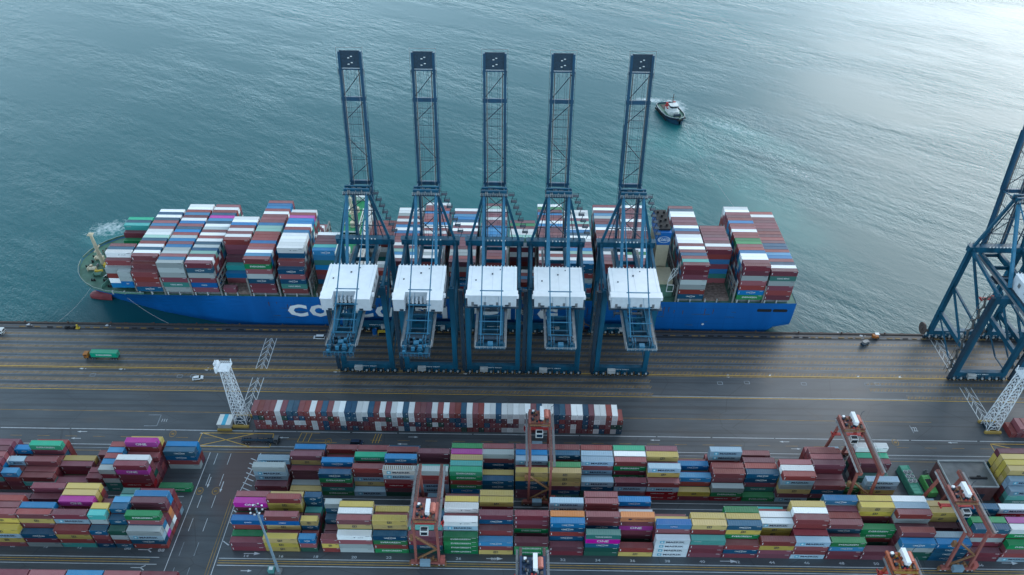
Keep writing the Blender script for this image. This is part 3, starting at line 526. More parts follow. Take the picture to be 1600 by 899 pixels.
def brand_marks(c, L_, H_, b, ox=0, oz=0, y=-.012, light=True, r=None, part='all'):
    """b gets faces with material 0 white, 1 dark, 2 star blue; returns nothing"""
    r = r or random.Random(int(L_*100)+ord(c)); s = L_/12.19
    X = ox+L_/2
    def T(t, cx, z, h, m, width=None, ws=1.2):
        v, f, w = text(t)
        if width: ws = width/(w*h)
        x0 = cx-w*h*ws/2; b.add((v, f), lambda p: (x0+p[0]*h*ws, y, oz+z+p[1]*h), m)
    if part == 'num': pass
    elif c in 'GE': T('EVERGREEN', X, 1.0, .7 if s < .9 else .88, 0, 7.0*s)
    elif c in 'LWf': star(b, ox+2.3*s, oz+1.4, .75, y, 2, 0); T('MAERSK', X+.9*s, .9, 1.05, 1, 6.6*s)
    elif c in 'nb': T('CMA CGM', X, 1.15, .72, 0, 4.2*s); b.quad((X-.5*s, y, oz+1.95), (X+.9*s, y, oz+2.0), (X+.8*s, y, oz+2.1), (X-.3*s, y, oz+2.07), 0); b.quad((X-.7*s, y, oz+.95), (X+.7*s, y, oz+.85), (X+.9*s, y, oz+.93), (X-.5*s, y, oz+1.03), 0)
    elif c == 'B': T('COSCO', X, 1.1, .65, 0, 2.6*s); b.poly([(X+1.6*s*math.cos(a*PI/8), y+.002, oz+1.42+.62*math.sin(a*PI/8)) for a in range(16)], 3)
    elif c == 'M': T('ONE', X, .8, 1.35, 0, 4.2*s)
    elif c == 'y': T('MSC', X, .75, .55, 1, 1.7*max(s, .7)); T('m', X, 1.4, .7, 1, 1.6*max(s, .7))
    elif c == 'd': T('HAMBURG SUD', X-1.6*s, 1.2, .5, 0, 5.2*s); T('~', X+3.6*s, 1.2, .4, 0, 2*s)
    elif c == 't': T('YANG MING', X, 1.05, .8, 0, 5.8*s)
    elif c == 'c': T('CHINA SHIPPING', ox+2.2*s, 1.9, .28, 0, 2.6*s)
    elif c == 'o': T('Hapag-Lloyd', X+1.8*s, 1.1, .6, 1, 5*s); b.quad((X-3.4*s, y, oz+1.0), (X-2.2*s, y, oz+1.0), (X-1.9*s, y, oz+1.8), (X-3.1*s, y, oz+1.8), 1)
    elif c == 'w' and L_ > 7: b.poly([(X-.3, y, oz+1.75), (X, y, oz+1.15), (X+.5, y, oz+1.75), (X+.05, y, oz+1.55)], 1); T('CRONOS', X+2.2, 1.3, .3, 1, 2)
    # number panels near the ends
    if c in 'rpdgwykGnb':
        m = 1 if c in 'gwy' else 0
        if part != 'main': b.quad((ox+L_-2.1*s, y, oz+H_-.52), (ox+L_-.6*s, y, oz+H_-.52), (ox+L_-.6*s, y, oz+H_-.36), (ox+L_-2.1*s, y, oz+H_-.36), m)
        if c in 'rpb' and part != 'num': b.quad((ox+.45*s, y, oz+.7), (ox+.68*s, y, oz+.7), (ox+.68*s, y, oz+1.9), (ox+.45*s, y, oz+1.9), m)
MLET = [M_WT, M_DK, M_ST, M_WT]
M_RIM = mat('globe_ring_blue', (.006, .08, .3), .5); MLET[3] = M_RIM
PARTS = {}
def container_parts(c, L_, H_):
    k = (c, round(L_, 1), round(H_, 2))
    if k in PARTS: return PARTS[k]
    bm_ = body_mesh(L_, H_).mesh('body', [PM[c], M_GAL]); rm = roof_mesh(L_, H_).mesh('roof', PM['g' if c == 'f' else c])
    d1 = door_mesh(H_, .14).mesh('door', [PM[c], M_GAL]); d2 = door_mesh(H_, 1.23).mesh('door', [PM[c], M_GAL])
    lb = MB(); brand_marks(c, L_, H_, lb, part='main'); lm = lb.mesh('lettering', MLET) if lb.f else None
    nb = MB(); brand_marks(c, L_, H_, nb, part='num'); nm_ = nb.mesh('number_panel', MLET) if nb.f else None
    PARTS[k] = (bm_, rm, d1, d2, lm, nm_); return PARTS[k]
ORD = ['front', 'second', 'third', 'fourth', 'fifth', 'rearmost']
NTH = ['first', 'second', 'third', 'fourth', 'fifth', 'sixth', 'seventh', 'eighth', 'ninth', 'tenth', 'eleventh', 'twelfth', 'thirteenth', 'fourteenth', 'fifteenth', 'sixteenth', 'seventeenth', 'eighteenth', 'nineteenth', 'twentieth', 'twenty-first', 'twenty-second', 'twenty-third', 'twenty-fourth', 'twenty-fifth', 'twenty-sixth', 'twenty-seventh', 'twenty-eighth', 'twenty-ninth', 'thirtieth']
NTH += ['thirty-'+w for w in NTH[:9]]+['fortieth']+['forty-'+w for w in NTH[:9]]+['fiftieth']+['fifty-'+w for w in NTH[:9]]+['sixtieth']+['sixty-'+w for w in NTH[:9]]
DEP = ['top', 'second from top', 'third from top', 'fourth from top', 'fifth from top', 'sixth from top', 'seventh from top', 'eighth from top']
maxbay = {}
for c in CT: maxbay[c['zone']] = max(maxbay.get(c['zone'], 0), c['bay'])
def clabel(c):
    col = CC[c['c']][0]; d = c['n']-1-c['tier']
    short = 'short ' if c['L'] < 7 and not c['rot'] else ''
    if c['zone'] in ('long row', 'right row'): return f"{col} container seen end-on, {DEP[d]} of {NTH[c['bay']]} stack from left, {c['zone']} by road"
    if c['zone'] == 'ship': return f"{col} container on ship, {DEP[d]}, {NTH[c['row']]} row from quay, {NTH[c['bay']]} bay from bow"
    if c['zone'].endswith('left block') and c['zone'] != 'bottom left block': pos = NTH[c['bay']]+' column from right'
    else: pos = NTH[c['bay']]+' column from left'
    rw = ORD[c['row']]+' row'
    return f"{short}{col} container {DEP[d]}, {rw}, {pos}, {c['zone']}"
nsing = 0; protos = {}
for i in sorted(SINGLE):
    c = CT[i]
    o = bpy.data.objects.new('shipping_container', None); COL.objects.link(o); o.empty_display_size = .5
    if c['rot']: o.location = (c['x']+c['L'], c['y'], c['z']+.01); o.rotation_euler = (0, 0, PI/2); L_, W_ = c['W'], c['L']
    else: o.location = (c['x'], c['y'], c['z']+.01); L_, W_ = c['L'], c['W']
    pm_ = container_parts(c['c'], L_, c['H']); sc = W_/2.44
    for nm, me in zip(('body', 'roof', 'door', 'door', 'lettering', 'number_panel'), pm_):
        if me is None: continue
        ch = link(nm, me, o); 
        if nm == 'door': ch.location = (L_-.06, 0, 0)
    if abs(sc-1) > .001: o.scale = (1, sc, 1)
    if c['c'] == 'f':
        fb = MB(); rf_ = random.Random(3)
        for k in range(30): fb.box(.6+k*.37, .75+k*.37, .3+rf_.random()*.3, 1.9+rf_.random()*.3, c['H']-.02, c['H']+.06+rf_.random()*.15, k % 2)
        fb.build('slatted_load', [mat('timber_brown', (.30, .19, .10), .8, var=.4), M_WHP], o)
    tag(o, clabel(c), 'container', {'front right block': 'containers stacked in the front right yard block', 'rear right block': 'containers stacked in the rear right yard block', 'front left block': 'containers stacked in the front left yard block', 'rear left block': 'containers stacked in the rear left yard block', 'ship': 'containers stacked on the ship', 'long row': 'containers in the long end-on row'}.get(c['zone'], 'containers stacked in the yard'))
# everything else: one object
KEYS = list(CC); KI = {k: i for i, k in enumerate(KEYS)}; NM = len(KEYS)
sb = MB(); rr_ = random.Random(5)
for i, c in enumerate(CT):
    if i in SINGLE: continue
    x, y, z, L_, W_, H_ = c['x'], c['y'], c['z']+.01, c['L'], c['W'], c['H']; m = KI[c['c']]; t = rr_.uniform(.01, .99)
    mt = KI['g'] if c['c'] == 'f' else m
    if not c['rot']:
        sb.box(x+.03, x+L_-.03, y+.05, y+W_-.05, z+.03, z+H_-.04, m, t, skip='b')
        for a in (x, x+L_-.14):
            for b_ in (y, y+W_-.14): sb.box(a, a+.14, b_, b_+.14, z, z+H_-.11, m, t, skip='b'); sb.box(a-.01, a+.16, b_-.01, b_+.16, z+H_-.115, z+H_+.004, NM+3, 0, skip='b')
        for b_ in (y, y+W_-.11): sb.box(x+.14, x+L_-.14, b_, b_+.11, z+H_-.14, z+H_, m, t)
        sb.box(x+.14, x+L_-.14, y, y+.11, z, z+.16, m, t)
        if c['vis'] > 0 and c['y'] < 275 and (c['zone'] != 'ship' or rr_.random() < .6 or c['row'] < 1):
            lb = MB(); brand_marks(c['c'], L_, H_, lb, x, z, y-.012)
            for k_, f in enumerate(lb.f): pass
            b0 = len(sb.v); sb.v += lb.v; sb.f += [tuple(b0+q for q in f) for f in lb.f]; sb.m += [NM+(0 if q == 3 else q) if q != 3 else KI['B'] for q in lb.m]; sb.t += [0]*len(lb.f)
    else:
        sb.box(x+.05, x+L_-.05, y+.06, y+W_-.03, z+.03, z+H_-.04, m, t, skip='b')
        for a in (x, x+L_-.14):
            sb.box(a, a+.14, y, y+.14, z, z+H_-.12, m, t, skip='b'); sb.box(a-.005, a+.17, y-.01, y+.18, z+H_-.16, z+H_+.004, NM+3, 0, skip='b'); sb.box(a, a+.14, y+W_-.14, y+W_, z, z+H_, m, t)
            sb.box(a, a+.11, y+.14, y+W_-.14, z+H_-.14, z+H_, m, t)
        sb.box(x+.14, x+L_-.14, y, y+.12, z+H_-.14, z+H_, m, t); sb.box(x+.14, x+L_-.14, y, y+.12, z, z+.16, m, t)
        for a in (.35, .62, .95, 1.22): sb.cyl((x+L_*a/1.55*1., y+.02, z+.2), (x+L_*a/1.55*1., y+.02, z+H_-.16), .03, 4, NM+3)
        if rr_.random() < .7: sb.quad((x+L_*.6, y+.045, z+H_*.62), (x+L_*.85, y+.045, z+H_*.62), (x+L_*.85, y+.045, z+H_*.8), (x+L_*.6, y+.045, z+H_*.8), NM)
sb.build('stacked_containers', [PM[k] for k in KEYS]+[M_WT, M_DK, M_ST, M_GAL], kind='stuff', label='mass of smaller looking containers on the ship, in the long row and deeper in the yard stacks', cat='containers')
print('stuff faces', len(sb.f))
# ------------------------------------------------------------ the container ship
CY = 292.0
SHP = bpy.data.objects.new('container_ship', None); COL.objects.link(SHP); SHP.location = (0, 0, 0)
tag(SHP, 'very long blue hulled container ship with stacked deck moored along the quay', 'ship')
ZD = 16.9
ST = [(-213.6, 1.0, .2, 18.3, -6, 1.5), (-212.6, 6.2, .5, 18.2, -6, 1.5), (-210.5, 11.0, 1.0, 18.1, -6, 1.5), (-207.5, 15.0, 1.6, 18.0, -6, 1.6), (-203.5, 18.6, 2.6, 17.9, -7, 1.7), (-198.5, 21.6, 4.2, 17.7, -8, 1.8), (-192, 23.6, 6.6, 17.5, -8, 2.0),
      (-184, 24.2, 9.6, 17.3, -8, 2.2), (-174, 24.2, 12.9, 17.1, -8, 2.2), (-160, 24.2, 16.4, ZD, -8, 2.2), (-150, 24.2, 18.8, ZD, -8, 2.2), (-138, 24.2, 21.6, ZD, -8, 2.2), (-125, 24.2, 23.6, ZD, -8, 2.2), (-110, 24.2, 24.2, ZD, -8, 1), (95, 24.2, 24.2, ZD, -8, 1), (108, 24.2, 24.0, ZD, -8, .6),
      (115, 24.2, 23.8, ZD, -7, .4), (121, 24.2, 23.6, ZD, -4.0, .3), (126.5, 24.2, 23.4, ZD, 1.2, .3), (134, 24.1, 23.2, ZD, 2.8, .3)]
NL = 9
def hull_pt(s, k, side):
    x, hd, hb, zd, zb, p = s; t = k/(NL-1); z = zb+(zd-zb)*t; h = hb+(hd-hb)*t**p; return (x-(0 if x > -190 else -0*t), CY+side*h, z)
hb_ = MB()
for i in range(len(ST)-1):
    for k in range(NL-1):
        for side in (-1, 1):
            a, b_, c, d = hull_pt(ST[i], k, side), hull_pt(ST[i+1], k, side), hull_pt(ST[i+1], k+1, side), hull_pt(ST[i], k+1, side)
            m = 1 if max(a[2], c[2]) < -2.2 else 0
            hb_.quad(*((a, b_, c, d) if side < 0 else (b_, a, d, c)), m)
for k in range(NL-1):
    for s_, fl in ((ST[0], 0), (ST[-1], 1)):
        a, b_, c, d = hull_pt(s_, k, -1), hull_pt(s_, k, 1), hull_pt(s_, k+1, 1), hull_pt(s_, k+1, -1); hb_.quad(*((a, b_, c, d) if fl else (b_, a, d, c)), 0)
hull = hb_.build('hull', [M_HUL, M_BOOT], SHP)
for p_ in hull.data.polygons: p_.use_smooth = False
dk = MB()
for i in range(len(ST)-1):
    a, b_ = ST[i], ST[i+1]; dk.quad((a[0], CY-a[1]+.15, a[3]-.25), (b_[0], CY-b_[1]+.15, b_[3]-.25), (b_[0], CY+b_[1]-.15, b_[3]-.25), (a[0], CY+a[1]-.15, a[3]-.25))
dk.build('deck', M_DKG, SHP)
ra = MB()     # bow bulwark rail
for i in range(8):
    for sd_ in (-1, 1):
        a, b_ = ST[i], ST[i+1]; p = (a[0], CY+sd_*a[1], a[3]); q = (b_[0], CY+sd_*b_[1], b_[3])
        ra.quad(p, q, (q[0], q[1], q[2]+1.15), (p[0], p[1], p[2]+1.15), 0); ra.beam((p[0], p[1], p[2]+1.2), (q[0], q[1], q[2]+1.2), .14, .08, m=1)
ra.build('bulwark', [M_DKG, M_LGT], SHP)
bb = MB()      # bulbous bow
N_ = 12
for i in range(10):
    for j in range(N_):
        def bp(i, j):
            u = i/10*PI*.5; a = 2*PI*j/N_; return (-204-12.5*math.sin(u), CY-1.5+3.6*math.cos(u)**.6*math.cos(a) if i < 10 else CY-1.5, -3.4+2.9*(math.cos(u)**.6 if i < 10 else 0)*math.sin(a))
        bb.quad(bp(i, j), bp(i+1, j), bp(i+1, (j+1) % N_), bp(i, (j+1) % N_))
bb.build('bulbous_bow', M_BOOT, SHP)
# name on the side
lt = MB()
LT = [('C', -107.8, -98.4), ('O', -97.4, -87.8), ('S', -86.5, -77.9), ('C', -76.4, -67.0), ('O', -65.9, -56.3), ('S', -48.7, -40.7), ('H', -39.2, -31.4), ('I', -29.6, -26.8), ('P', -24.8, -16.5), ('P', -14.2, -6.2), ('I', -3.7, -.9), ('N', 1.2, 9.8), ('G', 11.8, 21.6)]
for ch, a, b_ in LT: 
    c_ = MB(); put_text(c_, ch, (a+b_)/2, 4.4, 7.7, CY-24.2-.06, width=b_-a, off=.055)
    c_.build('hull_letter', M_WT, SHP)
sp_ = MB()
for x in (119.5, 127): 
    sp_.prism([(x-2.8, 0), (x-3.2, .35), (x-3.2, 1.3), (x-2.8, 1.65), (x+3.2, 1.65), (x+3.6, 1.3), (x+3.6, .35), (x+3.2, 0)], 0, .12)
sp_.v = [(v[0], CY-24.22-v[2], 11.6+v[1]) for v in sp_.v]; sp_.f = [f[::-1] for f in sp_.f]
sp_.build('mooring_port', M_BLK, SHP)
for x in (-60, 4, 92, 60, -20): MB().poly([(x+.6*math.cos(a*PI/6), CY-24.26, 3+.6*math.sin(a*PI/6)) for a in range(12)]).build('draft_mark', M_WHP, SHP)
M_SCR = mat('hull_scrape', (.05, .10, .18), .6, var=.5, scale=1.5); M_RST = mat('hull_rust', (.10, .06, .05), .7, var=.4, scale=2)
r_ = random.Random(12); sc_ = MB()
for k in range(46):
    x = -118+r_.random()*225; z = .5+r_.random()*11; L_ = 1.5+r_.random()*9; sc_.quad((x, CY-24.225, z), (x+L_, CY-24.225, z-.2), (x+L_*.9, CY-24.225, z+.12+r_.random()*.3), (x+.3, CY-24.225, z+.25), 0)
for k in range(30):
    x = -118+r_.random()*228; z = 14.4-r_.random()*3; h_ = 1+r_.random()*5; sc_.quad((x, CY-24.228, z-h_), (x+.18, CY-24.228, z-h_), (x+.3, CY-24.228, z), (x-.1, CY-24.228, z), 1)
for k in range(19): x = -116+k*12.1; sc_.quad((x, CY-24.222, 0), (x+.1, CY-24.222, 0), (x+.1, CY-24.222, 16.4), (x, CY-24.222, 16.4), 2)
for z in (3.4, 7.0, 13.2): sc_.quad((-118, CY-24.221, z), (112, CY-24.221, z), (112, CY-24.221, z+.1), (-118, CY-24.221, z+.1), 2)
sc_.build('hull_wear', [M_SCR, M_RST, mat('weld_seam', (.002, .065, .24), .5)], SHP)
# hatch covers, side passage posts, lashing bridges
for bi, (x, roofs, hs, face) in enumerate(SHIP):
    y0, y1 = (CY-23.0, CY+23.0) if bi > 1 else (CY-(15 if bi == 0 else 22), CY+(15 if bi == 0 else 22))
    h = MB(); nseg = 4; wy = (y1-y0)/nseg
    for k in range(nseg): h.box(x, x+12.0, y0+k*wy+.1, y0+(k+1)*wy-.1, ZD-.1, SZ0-.12)
    if hs[0] == '0' or hs[2] == '0':
        r_ = random.Random(bi)
        for k in range(26): yy = y0+.5+r_.random()*(y1-y0-1.5); xx = x+.4+r_.random()*10.6; h.box(xx, xx+.9, yy, yy+.5, SZ0-.12, SZ0+.25)
        for k in range(int((y1-y0)/1.25)): h.box(x+.3, x+11.7, y0+.4+k*1.25, y0+.6+k*1.25, SZ0-.12, SZ0+.08)
    h.build('hatch_cover', M_HTC if bi in (4, 7, 19, 13, 8) else M_GRY, SHP)
    for xx in (x+.4, x+6.0): MB().box(xx, xx+.55, CY-23.9, CY-23.2, ZD-.25, SZ0-.12).build('side_post', M_LGT, SHP)
def lashing(x, yy0=CY-23.8, yy1=CY+23.8, hgt=8.2):
    b = MB(); y = yy0
    while y <= yy1+.01:
        b.box(x-.22, x+.22, y-.2, y+.2, ZD-.2, SZ0+hgt); y += (yy1-yy0)/10
    for z in (SZ0+2.6, SZ0+5.4, SZ0+hgt): b.box(x-.38, x+.38, yy0, yy1, z-.12, z+.05)
    for k in range(10):
        a = yy0+(yy1-yy0)/10*k; c = a+(yy1-yy0)/10; b.beam((x, a, SZ0), (x, c, SZ0+2.6), .12); b.beam((x, c, SZ0), (x, a, SZ0+2.6), .12)
    b.box(x-.35, x+.35, yy0-.25, yy0+.45, ZD, SZ0+hgt+.3)
    b.build('lashing_bridge', mat('lashing_grey', (.21, .21, .20), .6, var=.35), SHP)
for x in (-163.9, -150.85, -137.2, -123.55, -109.5, -94.6, -56.95+13.0-14.0, -30.6, -16.4, 10.9, 37.9, 76.6, 103.5, 117.5): lashing(x)
lashing(-177.3, CY-23.2, CY+23.2, 6)
# bridge tower
tw = MB().box(-79.9, -71.2, CY-19.5, CY+19.5, ZD-.3, 41.5, 0)
for lv in range(8):
    z = 19.2+lv*2.8
    for x in (-79.93, -71.17):
        for k in range(14): tw.box(x-.02, x+.02, CY-17.6+k*2.6, CY-16.8+k*2.6, z, z+.9, 1)
    for k in range(4):
        for y in (CY-19.53, CY+19.49): tw.box(-78.8+k*2, -77.8+k*2, y, y+.04, z, z+.9, 1)
tw.build('accommodation_block', [M_WHP, M_GLS], SHP)
for lv in range(4):
    MB().box(-81.2, -70.0, CY-20.9, CY+20.9, 21.8+lv*5.6, 22.0+lv*5.6).build('side_gallery', M_WHP, SHP)
wb = MB().box(-80.5, -71.5, CY-24.3, CY+24.3, 41.52, 41.9, 2).box(-79.5, -72.5, CY-9.5, CY+9.5, 41.9, 44.8, 0).box(-79.55, -72.45, CY-9.55, CY+9.55, 43.0, 44.1, 1)
for s in (-1, 1): wb.box(-80.5, -80.3, CY+s*17-7.3, CY+s*17+7.3, 41.9, 43.1, 0); wb.box(-71.7, -71.5, CY+s*17-7.3, CY+s*17+7.3, 41.9, 43.1, 0); wb.box(-80.5, -71.5, CY+s*24.2-.1, CY+s*24.2+.1, 41.9, 43.1, 0); wb.box(-78, -74, CY+s*22-1.6, CY+s*22+1.6, 41.9, 44.2, 0)
GRN = mat('bright_deck_green', (.02, .26, .10), .6, var=.2)
wb.box(-79.2, -72.8, CY-9.2, CY+9.2, 44.8, 44.95, 2)
wb.build('wheelhouse', [M_WHP, M_GLS, GRN], SHP)
ms = MB().beam((-76, CY, 45), (-76, CY, 57), 1.1, 1.1).beam((-76, CY-4, 51), (-76, CY+4, 51), .4, .4).beam((-76, CY-2.5, 54), (-76, CY+2.5, 54), .3, .3).cyl((-76, CY, 57), (-76, CY, 60), .2, 6).box(-77.3, -74.7, CY-1.3, CY+1.3, 48.5, 48.8)
for s in (-1, 1): ms.cyl((-75, CY+s*6, 45), (-75, CY+s*6, 47.6), 1.1, 10); ms.beam((-76, CY+s*3, 45), (-76, CY, 50), .25)
ms.build('radar_mast', M_CRM, SHP)
for s in (-1, 1): MB().prism([(-80, CY+s*21.7-1.3), (-78.5, CY+s*21.7-1.9), (-73.5, CY+s*21.7-1.9), (-72, CY+s*21.7-1.3), (-72, CY+s*21.7+1.3), (-73.5, CY+s*21.7+1.6), (-78.5, CY+s*21.7+1.6), (-80, CY+s*21.7+1.3)], 27, 29.8).build('lifeboat', mat('lifeboat_orange', (.5, .14, .03), .4), SHP)
# engine casing and funnel
cs = MB().box(65.0, 75.6, 272, 312, ZD-.3, 22.5, 1).box(67.6, 73.4, 285.0, 302, 22.5, 37.6, 0).box(65.2, 75.4, 274, 284, 22.5, 25, 0)
cs.build('engine_casing', [M_CRM, M_DKG], SHP)
fn = MB().prism([(67.4, 284.9), (73.6, 284.9), (73.6, 303), (67.4, 303)], 37.62, 44.6, 0)
fnl = fn.build('funnel', M_HUL, SHP)
fc = MB().box(67.7, 73.3, 286.8, 302.6, 44.62, 45.6)
for i, (x, y) in enumerate(((69, 289), (71.9, 289.5), (69.4, 293), (71.9, 294), (70.6, 297), (69, 300), (72.0, 300))): fc.cyl((x, y, 45.6), (x, y, 46.7), .6, 8)
fc.build('exhaust_cap', M_BLK, fnl)
lg = MB(); put_text(lg, 'COSCO', 70.5, 39.9, 1.5, 284.86, width=4.6)
for a in range(20): t0, t1 = 2*PI*a/20, 2*PI*(a+1)/20; lg.quad(*[(70.5+r*math.cos(t), 284.85, 40.7+r*.62*math.sin(t)) for r, t in ((2.9, t1), (2.6, t1), (2.6, t0), (2.9, t0))])
lg.build('funnel_emblem', M_WHP, fnl)
pc = MB(); X_, Y_ = 75.2, 270.6
for a, b_ in (((0, 0, 0), (0, 0, 7)), ((0, 0, 7), (4.5, 4, 11)), ((0, 0, 6), (5, 4, 8)), ((4.5, 4, 11), (5, 4, 8)), ((0, 0, 7), (3, 6, 9)), ((3, 6, 9), (5, 4, 8)), ((3, 6, 9), (4.5, 4, 11)), ((1.5, 1.3, 6.6), (2, 1.8, 8.8)), ((3, 2.6, 7.3), (3.2, 2.8, 9.9)), ((0, 0, 0), (3, 0, 0)), ((3, 0, 0), (3, 0, 4)), ((0, 0, 4), (3, 0, 4))):
    pc.beam((X_+a[0]-3, Y_+a[1], 21+a[2]), (X_+b_[0]-3, Y_+b_[1], 21+b_[2]), .28)
pc.build('provision_crane', M_WHP, SHP)
# forecastle gear
MB().cyl((-202.5, 289.5, 17.8), (-202.5, 289.5, 36.5), .95, 8, r2=.7).beam((-202.5, 286.8, 27), (-202.5, 292.4, 27), .5, .5).beam((-202.5, 288, 24.5), (-202.5, 291, 24.5), .5, .3).box(-203.7, -201.3, 288.3, 290.7, 35.6, 36.0).build('foremast', M_CRM, SHP)
MB().box(-200.8, -199.0, 286.5, 289, 17.7, 19.6).build('mast_house', M_YEL, SHP)
gr = random.Random(3)
for (x, y) in ((-205.5, 284.5), (-205.5, 293), (-201, 280.5), (-203, 298)):
    MB().cyl((x-1.5, y, 18.7), (x+1.5, y, 18.7), .8, 10).box(x-2.0, x-1.6, y-1, y+1, 17.7, 19.6).box(x+1.6, x+2.0, y-1, y+1, 17.7, 19.6).box(x-.5, x+.7, y+1, y+2, 17.7, 18.7).build('mooring_winch', M_CRM if x < -203 else M_DKG, SHP)
MB().cyl((-202.6, 282.6, 18.6), (-199.8, 283.4, 18.6), .7, 10).box(-203.2, -202.7, 281.8, 283.6, 17.7, 19.2).build('windlass', M_YEL, SHP)
MB().cyl((-199.5, 286.5, 18.7), (-196.8, 286.8, 18.7), .8, 10).box(-199, -197.6, 284.6, 285.6, 17.7, 19).build('windlass', M_WHP, SHP)
for (x, y) in ((-196.5, 279.5), (-196, 276.8), (-201.8, 276.8), (-209, 287), (-209, 295), (-192, 272.5), (-198, 303), (-205, 301)):
    MB().cyl((x-.6, y, 17.6), (x-.6, y, 18.7), .35, 7).cyl((x+.6, y, 17.6), (x+.6, y, 18.7), .35, 7).box(x-1.1, x+1.1, y-.4, y+.4, 17.6, 17.8).build('mooring_bitts', M_BLK, SHP)
fg = random.Random(21)
for k in range(30):
    t_ = fg.random(); x = -208.5+t_*17; hw = 6+t_*12; y = CY-hw+fg.random()*2*hw; s1, s2, s3 = .4+fg.random()*.9, .4+fg.random()*.9, .5+fg.random()*1.3
    MB().box(x, x+s1, y, y+s2, 17.5, 17.5+s3).box(x+s1*.2, x+s1*.7, y-.3, y+s2+.3, 17.5, 17.5+s3*.5).build('deck_fitting', [M_CRM, M_DKG, M_BLK, M_GRY, M_WHP, M_BRN][k % 6], SHP)
bw = MB(); bw.beam((-195, CY-21, 18.2), (-190.8, CY, 18.4), .25, 2.2).beam((-190.8, CY, 18.4), (-195, CY+21, 18.2), .25, 2.2)
for k in range(9): bw.beam((-194.6+(4*(1-abs(k-4)/4.)), CY-18+k*4.5, 17.6), (-192.6+(4*(1-abs(k-4)/4.)), CY-18+k*4.5, 17.6), .2, .9)
bw.build('breakwater', M_DKG, SHP)
MB().beam((-194.5, 276.2, 17.7), (-193.2, 278.4, 21.5), .25).beam((-193.2, 278.4, 21.5), (-195.8, 276.5, 20.5), .2).beam((-193.2, 278.4, 21.5), (-192.4, 275.6, 20), .2).build('stores_davit', M_WHP, SHP)
for i, (a, b_) in enumerate((((-183, CY-23.9, 14.5), (-166.5, EDGE-.4, .7)), ((-203, CY-17.6, 15), (-220, EDGE-.4, .7)), ((132, CY-23, 13), (146, EDGE-.4, .7)))):
    r_ = MB(); p = Vector(a)
    for k in range(1, 13):
        t = k/12; q = Vector(a).lerp(Vector(b_), t); q.z -= 1.4*math.sin(PI*t); r_.cyl(p, q, .07, 5); p = q
    r_.build('mooring_line', M_LGT, None, label=('thin mooring line from the ship bow down to the quay', 'forward mooring line running left from the bow to the quay', 'stern mooring line running right to the quay edge', 'short mooring line from the ship side near the stern')[i], cat='rope', group='mooring lines of the ship')
